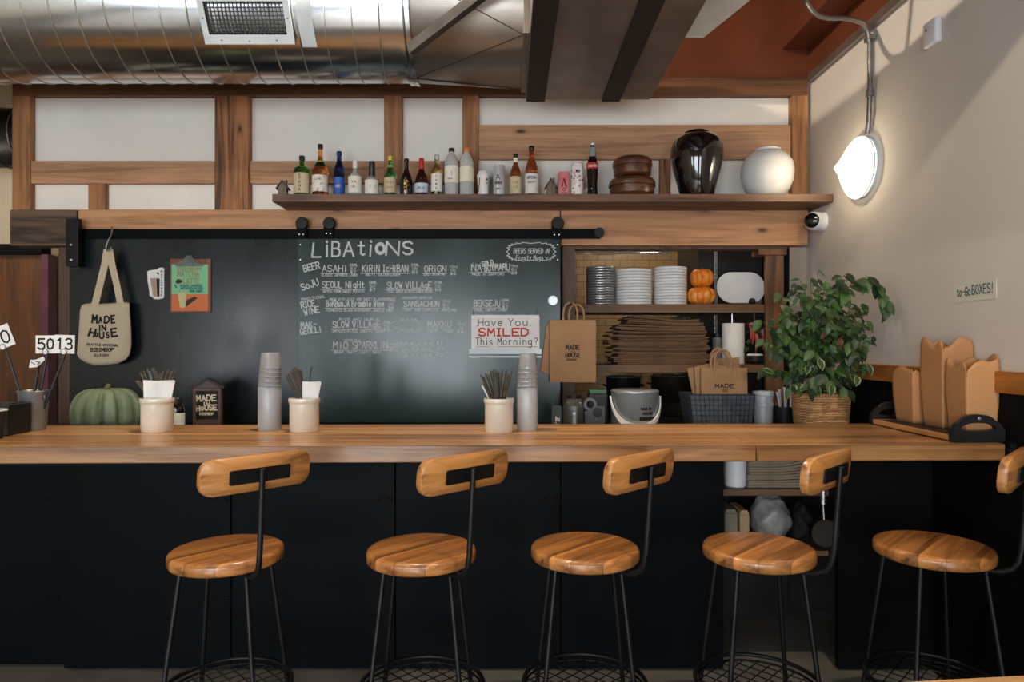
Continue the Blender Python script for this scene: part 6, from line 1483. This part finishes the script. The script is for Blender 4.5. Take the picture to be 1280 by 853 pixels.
# hand-lettered card
t = thing('paper_sign', 'pale paper card lettered to-go BOXES! stuck on the right wall', 'sign', (XR, 2.74, 1.61))
za0, za1 = EYE + (PY - 379) / F * 2.87, EYE + (PY - 355) / F * 2.87; zb0, zb1 = EYE + (PY - 373) / F * 2.62, EYE + (PY - 348) / F * 2.62
b = B(); vs = [b.verts.new(p) for p in ((XR - .002, 2.87, za0), (XR - .002, 2.62, zb0), (XR - .002, 2.62, zb1), (XR - .002, 2.87, za1))]; ws = [b.verts.new(v.co + Vector((.002, 0, 0))) for v in vs]
b.faces.new(vs); b.faces.new(ws[::-1])
for k in range(4): b.faces.new((vs[k], vs[(k + 1) % 4], ws[(k + 1) % 4], ws[k]))
obj('card', b, pm('pale_card', (206, 204, 190), (196, 194, 180), 10, .85), t)
b = B(); f = lambda u, v, l: Vector((XR - .002 - l, 2.87 - u, za0 + v))
strokes(b, text_lines('to-Go', .02, .025, .105, .034, gap=1.0), .0045, f); strokes(b, text_lines('BOXES!', .115, .028, .235, .036, gap=1.6), .0045, f)
obj('sign_lettering', b, M['teal_ink'], t, smooth=0)
# dome security camera at the end of the beam
t = thing('security_camera', 'white security camera with a black eye at the right end of the beam', 'security camera', (XR, 4.06, 2.13))
cz = EYE + (PY - 277) / F * 4.06
b = B(); lathe(b, [(0, XR), (.055, XR), (.056, XR - .02), (.05, XR - .055), (.047, XR - .06)], (0, 4.06, cz), 36, axis='X'); obj('camera_base', b, M['white_plastic'], t, smooth=50)
b = B(); bmesh.ops.create_uvsphere(b, u_segments=32, v_segments=20, radius=.056, matrix=Matrix.Translation((XR - .062, 4.05, cz))); obj('camera_head', b, M['white_plastic'], t, smooth=60)
dv = Vector((-.62, -.72, -.05)).normalized(); b = B(); lathe(b, [(.041, .04), (.043, .046), (.034, .054), (.018, .0595), (0, .061)], (0, 0, 0), 28)
bmesh.ops.transform(b, matrix=Matrix.Translation((XR - .062, 4.05, cz)) @ dv.to_track_quat('Z', 'Y').to_matrix().to_4x4(), verts=b.verts)
obj('camera_eye', b, pm('black_lens', (14, 14, 15), (9, 9, 10), 10, .1, coat=.5), t, smooth=60)

# ---------------------------------------------------------------- tray of takeout boxes
TY0, TY1, TX0, TX1 = 2.57, 3.12, 1.66, 1.855
t = thing('serving_tray', 'timber tray with black end handles on the right end of the bar', 'tray', ((TX0 + TX1) / 2, (TY0 + TY1) / 2, CT))
b = B(); box(b, TX0, TX1, TY0, TY1, CT + .004, CT + .026, .004); obj('tray_board', b, wood('tray_timber', (206, 148, 92), (156, 100, 54), 'Y', rough=.4, knots=False), t)
b = B(); box(b, TX0 + .012, TX1 - .006, TY0 + .02, TY1 - .06, CT + .0262, CT + .029, .001); obj('tray_liner', b, M['black_plastic'], t)
def tray_handle(y):
    b = B(); cx = (TX0 + TX1) / 2 - .003; w = TX1 - TX0 + .004; n_ = 24
    outer = [(cx - w / 2, CT), (cx + w / 2, CT), (cx + w / 2, CT + .045), (cx + w * .42, CT + .07)] + [(cx + w * .30 * math.cos(math.pi * k / 8), CT + .085 + .02 * math.sin(math.pi * k / 8)) for k in range(9)] + [(cx - w * .42, CT + .07), (cx - w / 2, CT + .045)]
    inner = [(cx + w * .33 * math.cos(2 * math.pi * k / n_), CT + .052 + (.022 if math.sin(2 * math.pi * k / n_) > 0 else .010) * math.sin(2 * math.pi * k / n_)) for k in range(n_)]
    # resample the outer line so both loops can be bridged
    L = []; P_ = outer + [outer[0]]
    def ang_(p): return math.atan2((p[1] - CT - .052) / .05, (p[0] - cx) / (w / 2))
    def hit(a):
        best = None
        d = (math.cos(a) * w / 2, math.sin(a) * .05)
        for p, q in zip(P_, P_[1:]):
            ex, ez = q[0] - p[0], q[1] - p[1]; det = d[0] * -ez + ex * d[1]
            if abs(det) < 1e-12: continue
            rx, rz = p[0] - cx, p[1] - CT - .052
            s = (rx * -ez + ex * rz) / det; u = (d[0] * rz - d[1] * rx) / det
            if s > 0 and -1e-6 <= u <= 1 + 1e-6 and (best is None or s < best): best = s
        return (cx + d[0] * best, CT + .052 + d[1] * best)
    angs = [2 * math.pi * k / 48 for k in range(48)]
    O = [hit(a) for a in angs]; I = [(cx + w * .33 * math.cos(a), CT + .052 + (.022 if math.sin(a) > 0 else .010) * math.sin(a)) for a in angs]
    vo = [[b.verts.new((x, yy, z)) for x, z in O] for yy in (y, y + .02)]; vi = [[b.verts.new((x, yy, z)) for x, z in I] for yy in (y, y + .02)]
    for k in range(48):
        j = (k + 1) % 48
        b.faces.new((vo[0][k], vo[0][j], vi[0][j], vi[0][k])); b.faces.new((vo[1][j], vo[1][k], vi[1][k], vi[1][j]))
        b.faces.new((vo[0][j], vo[0][k], vo[1][k], vo[1][j])); b.faces.new((vi[0][k], vi[0][j], vi[1][j], vi[1][k]))
    return b
for y in (TY0 - .018, TY1 - .002):
    h_ = obj('tray_handle', tray_handle(y), M['black_plastic'], t)
b = B(); lathe(b, [(0, TY0 - .024), (.006, TY0 - .022), (.008, TY0 - .018)], ((TX0 + TX1) / 2, 0, CT + .09), 12, axis='Y'); obj('handle_screw', b, M['steel'], t)
corr = NT('corrugated_kraft'); wv = corr.n('ShaderNodeTexWave', wave_type='BANDS', bands_direction='DIAGONAL'); wv.inputs['Scale'].default_value = 60; corr.l(corr.coords(), wv.inputs['Vector'])
corr.l(corr.ramp(wv.outputs['Fac'], [(.2, lin((182, 132, 86))), (.8, lin((194, 142, 95)))]), corr.b.inputs['Base Color']); corr.set(Roughness=.85); corr.bump(wv.outputs['Fac'], .12, .003)
def takeout(label, x0, x1, y0, y1, h, rz=0.0, flare=.15, tops=((.9, .9),) * 4, seed=0):
    """open paper food box: four flared sides, each running up into a wavy flap"""
    z0 = CT + .0295
    cx, cy = (x0 + x1) / 2, (y0 + y1) / 2
    t = thing('takeout_box', label, 'takeout box', (cx, cy, z0), 'kraft takeout boxes on the tray')
    w, d = (x1 - x0) / 2, (y1 - y0) / 2; ca, sa = math.cos(rz), math.sin(rz)
    def wp(x, y, z):
        f = z / h
        s = 1 - flare * max(0, 1 - f / .62) ** 1.6 - .06 * max(0, f - .62) ** 1.2
        x *= s; y *= s
        return Vector((cx + x * ca - y * sa, cy + x * sa + y * ca, z0 + z))
    b = B(); e = .004 / min(w, d); q = [wp(sx * w * (1 - e), sy * d * (1 - e), 0) for sx, sy in ((-1, -1), (1, -1), (1, 1), (-1, 1))]
    A = [b.verts.new(p) for p in q]; C = [b.verts.new(p + Vector((0, 0, .003))) for p in q]
    b.faces.new(A[::-1]); b.faces.new(C)
    for k in range(4): b.faces.new((A[k], A[(k + 1) % 4], C[(k + 1) % 4], C[k]))
    obj('box_base', b, M['kraft_box'], t)
    for k, ((ax, ay), (bx, by)) in enumerate((((-1, -1), (1, -1)), ((1, -1), (1, 1)), ((1, 1), (-1, 1)), ((-1, 1), (-1, -1)))):
        b = B(); m_, n_ = 14, 12; G2 = []
        tl, tr = tops[k]
        for j in range(m_ + 1):
            f = j / m_; col = []
            x = (ax + (bx - ax) * f) * w; y = (ay + (by - ay) * f) * d
            edge = min(1, min(f, 1 - f) / .10)
            zt = h * ((tl + (tr - tl) * f) + .035 * math.sin(f * 7.5 + seed * 1.7 + k) - .07 * (1 - edge) ** 2)
            for i in range(n_ + 1): col.append(b.verts.new(wp(x, y, zt * i / n_)))
            G2.append(col)
        for A, C in zip(G2, G2[1:]):
            for i in range(n_): b.faces.new((A[i], C[i], C[i + 1], A[i + 1]))
        o = obj('side_panel', b, [corr.m if (k == 0 and seed == 3) else M['kraft_box']], t, smooth=60)
        md = o.modifiers.new('board', 'SOLIDIFY'); md.thickness = .0025; md.offset = -1
takeout('short kraft takeout box at the plant end of the tray', 1.712, 1.852, 2.90, 3.05, .26, .02, tops=((.86, .84), (.84, .8), (.8, .9), (.9, .93)), seed=1)
takeout('tallest kraft takeout box in the middle of the tray', 1.735, 1.862, 2.735, 2.885, .37, .0, tops=((.9, 1.0), (1.0, .9), (.9, .96), (.97, .93)), seed=2)
takeout('kraft takeout box nearest the black tray handle, its side ribbed', 1.735, 1.862, 2.59, 2.72, .295, -.02, tops=((.84, 1.0), (1.0, .94), (.94, .93), (.93, .88)), seed=3)

# ---------------------------------------------------------------- potted plant
PD = 3.32; pc = at(1026, 0, PD)
t = thing('potted_plant', 'bushy green plant in a woven basket beside the takeout box tray', 'plant', (pc.x, PD, ZW))
zr = at(0, 491, PD).z; rp_ = 34 * PD / F
wv_ = NT('woven_basket'); 
cc = wv_.coords(); n1 = wv_.noise(wv_.coords((1, 1, 5)), 30, 4); wz = wv_.n('ShaderNodeTexWave', wave_type='BANDS', bands_direction='Z'); wz.inputs['Scale'].default_value = 40; wz.inputs['Distortion'].default_value = 2.5; wz.inputs['Detail Scale'].default_value = 6; wv_.l(cc, wz.inputs['Vector'])
fx = wv_.math('ADD', wv_.math('MULTIPLY', wz.outputs['Fac'], .6), wv_.math('MULTIPLY', n1, .5))
wv_.l(wv_.ramp(fx, [(.2, lin((96, 62, 36))), (.55, lin((168, 122, 76))), (.85, lin((206, 168, 118)))]), wv_.b.inputs['Base Color']); wv_.set(Roughness=.8); wv_.bump(fx, .6, .006)
b = B(); n_ = 26; prof = [(rp_ * .80, ZW)]
for k in range(n_ * 2 + 1):
    f = k / (n_ * 2); z = ZW + (zr - ZW) * f; r = rp_ * (.82 + .18 * f ** .7) + (.0028 if k % 2 else 0); prof.append((r, z))
prof += [(rp_ * 1.0, zr + .003), (rp_ * .92, zr + .002), (rp_ * .88, zr - .03), (0, zr - .03)]
lathe(b, prof, (pc.x, PD, 0), 72, rfn=lambda a, z: 1 + .008 * math.sin(a * 36 + z * 900)); obj('woven_pot', b, wv_.m, t, smooth=60)
b = B(); lathe(b, [(rp_ * .9, zr - .035), (rp_ * .9, zr - .022), (rp_ * .4, zr - .012), (0, zr - .012)], (pc.x, PD, 0), 32); obj('soil', b, pm('potting_soil', (58, 44, 34), (34, 26, 20), 60, .95, bump=.5), t)
def leaf_mat(name, dark, light, edge=None):
    m = NT(name); tc = m.n('ShaderNodeTexCoord'); sp = m.n('ShaderNodeSeparateXYZ'); m.l(tc.outputs['UV'], sp.inputs[0])
    nz = m.noise(m.coords(), 14, 3)
    col = m.ramp(nz, [(.3, lin(dark)), (.7, lin(light))])
    if edge:
        nz2 = m.noise(tc.outputs['UV'], 5, 3)
        e = m.math('ABSOLUTE', m.math('SUBTRACT', sp.outputs[0], .5))
        fac = m.ramp(m.math('ADD', e, m.math('MULTIPLY', nz2, .22)), [(.40, (0, 0, 0)), (.50, (1, 1, 1))])
        col = m.mix(fac, col, lin(edge))
    else:
        e = m.math('ABSOLUTE', m.math('SUBTRACT', sp.outputs[0], .5))
        col = m.mix(m.ramp(e, [(.0, (.35, .35, .35)), (.05, (0, 0, 0))]), col, lin(tuple(min(255, v + 40) for v in light)))
    m.l(col, m.b.inputs['Base Color']); m.set(Roughness=.5)
    return m.m
LM = [leaf_mat('leaf_dark', (18, 34, 16), (34, 56, 25)), leaf_mat('leaf_mid', (34, 58, 24), (62, 94, 38)), leaf_mat('leaf_variegated', (32, 54, 28), (50, 74, 38), (140, 150, 106)), leaf_mat('leaf_brown', (78, 46, 38), (96, 62, 44))]
rl = random.Random(21)
bs = B(); bl = B(); uvl = bl.loops.layers.uv.new('UVMap')
def leaf(p, d, up, L, W, mi):
    d = d.normalized(); s = d.cross(up)
    if s.length < 1e-3: s = Vector((1, 0, 0))
    s.normalize(); n = s.cross(d).normalized()
    prof = [(0, .0), (.12, .55), (.32, 1.0), (.55, .92), (.78, .55), (1.0, .0)]
    droop = rl.uniform(.1, .3); rows = []
    for f, w in prof:
        c = p + d * L * f - n * L * droop * f * f * -1 * -1 + n * 0
        rows.append(((c - s * W * w * .5 + n * W * .12 * w), c, (c + s * W * w * .5 + n * W * .12 * w), f))
    V = [[bl.verts.new(q) for q in r_[:3]] for r_ in rows]
    for k in range(5):
        for e in (0, 1):
            vs = [V[k][e], V[k][e + 1], V[k + 1][e + 1], V[k + 1][e]]
            try: f = bl.faces.new(vs)
            except ValueError: continue
            f.material_index = mi
            for lp_, (u, v) in zip(f.loops, ((e * .5, rows[k][3]), (e * .5 + .5, rows[k][3]), (e * .5 + .5, rows[k + 1][3]), (e * .5, rows[k + 1][3]))): lp_[uvl].uv = (u, v)
root = Vector((pc.x, PD, zr - .03))
tips = []
for _ in range(125):
    a = rl.uniform(0, 2 * math.pi); rr = rl.uniform(.25, 1)
    x = 1020 + 70 * rr * math.cos(a); y = 418 + 72 * rr * math.sin(a)
    tips.append((x, y, PD - .02 + rl.uniform(-.19, .10)))
tips += [(952, 462, 3.18), (962, 440, 3.2), (968, 400, 3.22), (950, 400, 3.3), (1000, 350, 3.35), (1022, 340, 3.3), (1062, 342, 3.25), (1052, 345, 3.2), (1080, 440, 3.3), (1072, 470, 3.2), (1040, 480, 3.12), (1010, 485, 3.12), (985, 485, 3.14), (1085, 455, 3.25), (955, 425, 3.25), (1030, 470, 3.1), (1060, 488, 3.15), (975, 370, 3.3), (1092, 420, 3.28)]
def stem_leaves(P, n, Lr, tip_lean=None):
    tube(bs, P, .0025, 5, r_fn=lambda f: .0035 - .0022 * f)
    m = len(P) - 1
    for k in range(n):
        f = .28 + .72 * (k + 1) / n; q = f * m; i = min(m - 1, int(q)); p = P[i].lerp(P[i + 1], q - i)
        tan = (P[i + 1] - P[i]).normalized()
        side = Vector((rl.uniform(-1, 1), rl.uniform(-1, .35), rl.uniform(-.9, .3)))
        d = (tan * .4 + side).normalized(); d.z -= .75
        L = rl.uniform(*Lr); W = L * rl.uniform(.52, .66)
        if p.x + d.x * L > XR - .02: d.x = -abs(d.x) * .3
        v = rl.random(); low = p.z < EYE - .05
        mi = 3 if v < .03 else 2 if v < (.26 if low else .06) else 1 if v < .62 else 0
        leaf(p, d, Vector((rl.uniform(-.3, .3), -.7, .75)), L, W, mi)
for x, y, D in tips:
    e = at(x, y, D); e.x = min(e.x, XR - .05)
    mid = root.lerp(e, .5); mid.z += .10 if e.z > root.z else .16; mid.x += rl.uniform(-.03, .03)
    P = [root + Vector((rl.uniform(-.06, .06), rl.uniform(-.06, .06), 0))]
    for k in range(1, 7):
        f = k / 6; P.append(P[0] * (1 - f) ** 2 + mid * 2 * f * (1 - f) + e * f * f)
    stem_leaves(P, 9, (.042, .07))
# the long branch arching to the right in front of the wall
P = [root, at(1040, 420, 3.28), at(1052, 375, 3.24), at(1066, 352, 3.2), at(1084, 346, 3.17), at(1098, 356, 3.15), at(1106, 372, 3.14), at(1110, 384, 3.14)]
for p in P: p.x = min(p.x, XR - .05)
stem_leaves(P, 20, (.06, .088))
P = [root, at(1035, 420, 3.3), at(1045, 370, 3.28), at(1050, 350, 3.25), at(1058, 342, 3.22)]; stem_leaves(P, 7, (.05, .07))
obj('stems', bs, pm('green_stem', (84, 96, 48), (64, 72, 36), 20, .6), t)
obj('foliage', bl, LM, t, smooth=60)
bl = B(); uvl = bl.loops.layers.uv.new('UVMap'); fb = WL[FP.name]
for k in range(34):
    a = rl.uniform(0, 2 * math.pi); p = fb + Vector((.05 * math.cos(a) * rl.random(), .05 * math.sin(a) * rl.random() - .02, rl.uniform(.10, .33)))
    leaf(p, Vector((math.cos(a), math.sin(a) - .3, rl.uniform(-.9, .3))), Vector((0, -.6, .8)), rl.uniform(.04, .07), rl.uniform(.025, .04), rl.choice((0, 0, 1)))
obj('foliage', bl, LM, FP, smooth=60)

# ---------------------------------------------------------------- bar stools
def make_stool(label):
    t = thing('bar_stool', label, 'stool', (0, 0, 0), 'timber and black iron bar stools')
    b = B(); prof = [(0, .721), (.171, .721), (.177, .724), (.1805, .730), (.181, .750), (.178, .758), (.172, .762), (.160, .7635), (0, .7635)]
    lathe(b, prof, (0, 0, 0), 72); obj('seat', b, M['seat'], t, smooth=50)
    b = B(); tube(b, [(.12 * math.cos(2 * math.pi * k / 40), .12 * math.sin(2 * math.pi * k / 40), .7135) for k in range(40)], .0072, 8, closed=True); obj('seat_ring', b, M['iron'], t, smooth=60)
    legr = lambda z: .150 + (.70 - z) * .142
    for k in range(4):
        a = R(90 * k); b = B()
        tube(b, [(legr(z) * math.cos(a), legr(z) * math.sin(a), z) for z in (.718, .5, .25, .004)], .0080, 10); lg = obj('leg', b, M['iron'], t, smooth=60)
        b = B(); lathe(b, [(.011, 0), (.012, .004), (.010, .012)], (legr(0) * math.cos(a), legr(0) * math.sin(a), 0), 12); obj('foot_pad', b, M['black_plastic'], lg)
    b = B(); tube(b, [(.205 * math.cos(2 * math.pi * k / 56), .205 * math.sin(2 * math.pi * k / 56), .305) for k in range(56)], .0075, 8, closed=True); rg = obj('foot_ring', b, M['iron'], t, smooth=60)
    b = B()
    for k in range(-4, 5):
        o_ = k * .042; hl = math.sqrt(.204 ** 2 - o_ ** 2)
        tube(b, [(o_, -hl, .286), (o_, hl, .286)], .0022, 5); tube(b, [(-hl, o_, .2815), (hl, o_, .2815)], .0022, 5)
    tube(b, [(.204 * math.cos(2 * math.pi * k / 48), .204 * math.sin(2 * math.pi * k / 48), .284) for k in range(48)], .004, 6, closed=True)
    obj('foot_grid', b, M['iron'], rg)
    # backrest stands on one bent post; +X is outward before the stool is turned
    b = B(); P = [(.10, 0, .712), (.16, 0, .709), (.195, 0, .713), (.220, 0, .727), (.236, 0, .752), (.243, 0, .79), (.247, 0, .84), (.255, 0, .95), (.263, 0, 1.06)]
    tube(b, P, .0090, 10); obj('post', b, M['iron'], t, smooth=60)
    b = B(); n_ = 26; pts = rrect(.35, .112, .040, 8); curve = .55
    def bp(u, v, w): return (.236 + w - curve * u * u + (v) * .10, u, 1.045 + v)
    lay = []
    for f, w in ((.90, -.013), (.985, -.010), (1.0, -.002), (1.0, .004), (.985, .012), (.93, .015)):
        lay.append([b.verts.new(bp(x - (1 - f) * .05 * (1 if x > 0 else -1), z - (1 - f) * .05 * (1 if z > 0 else -1), w)) for x, z in pts])
    m_ = len(pts)
    for A, C in zip(lay, lay[1:]):
        for k in range(m_): b.faces.new((A[k], A[(k + 1) % m_], C[(k + 1) % m_], C[k]))
    for L_, sg in ((lay[0], -1), (lay[-1], 1)):
        # strip fill across the width keeps the bend
        cvs = [b.verts.new(bp(p[0] * .5, p[1] * .5, -.014 if sg < 0 else .0155)) for p in pts]
        cc_ = b.verts.new(bp(0, 0, -.014 if sg < 0 else .0155))
        for k in range(m_):
            b.faces.new((L_[k], L_[(k + 1) % m_], cvs[(k + 1) % m_], cvs[k])); b.faces.new((cvs[k], cvs[(k + 1) % m_], cc_))
    br = obj('backrest', b, M['backrest_y'], t, smooth=40)
    b = B(); pr = [(x, z) for x, z in rrect(.19, .044, .005, 3)]
    A = [b.verts.new(bp(x, z - .004, .017)) for x, z in pr]; C = [b.verts.new(bp(x, z - .004, .0225)) for x, z in pr]
    b.faces.new(A[::-1]); b.faces.new(C)
    for k in range(len(pr)): b.faces.new((A[k], A[(k + 1) % len(pr)], C[(k + 1) % len(pr)], C[k]))
    obj('steel_plate', b, M['iron'], br, smooth=30)
    return t
M['backrest_y'] = wood('backrest_timber', (186, 128, 70), (104, 62, 30), 'Y', rough=.36, coat=.25, contrast=1.1, streak=.8, scale=1.3)
spots = [(283.5, 2.26, -45, 'leftmost bar stool, below the crock beside the squash'),
         (527, 2.27, -46, 'bar stool in front of the middle of the menu board, second from the squash end'),
         (731, 2.29, -45, 'bar stool in front of the hanging kraft bags, middle of the five stools'),
         (948, 2.29, -45, 'bar stool in front of the open bay with newspapers'),
         (1166, 2.31, -45, 'bar stool under the takeout box tray, its back cut off by the photo edge')]
proto = make_stool(spots[0][3])
for k, (x, D, rz, lb) in enumerate(spots):
    loc = at(x, 0, D); loc.z = 0
    a = R(rz)
    o = proto if k == 0 else dup(proto, loc, a, lb)
    o.location = loc; o.rotation_euler = (0, 0, a)

# near table whose edge just enters the frame
t = thing('dining_table', 'pale timber table top just entering the lower right corner', 'table', (1.5, .95, 0))
b = B()
pts = [(.70, 1.381), (1.84, 1.497), (1.84, .70), (.70, .68)]
va = [b.verts.new((x, y, .71)) for x, y in pts]; vb = [b.verts.new((x, y, .75)) for x, y in pts]
b.faces.new(va[::-1]); b.faces.new(vb)
for k in range(4): b.faces.new((va[k], va[(k + 1) % 4], vb[(k + 1) % 4], vb[k]))
obj('table_top', b, wood('table_timber', (220, 176, 122), (182, 134, 84), 'X', plank=.11, across='Y', rough=.4), t)
for x, y in ((.78, .76), (1.76, .76), (.78, 1.31), (1.76, 1.40)):
    b = B(); box(b, x - .025, x + .025, y - .025, y + .025, 0, .71, .004); obj('leg', b, M['iron'], t)
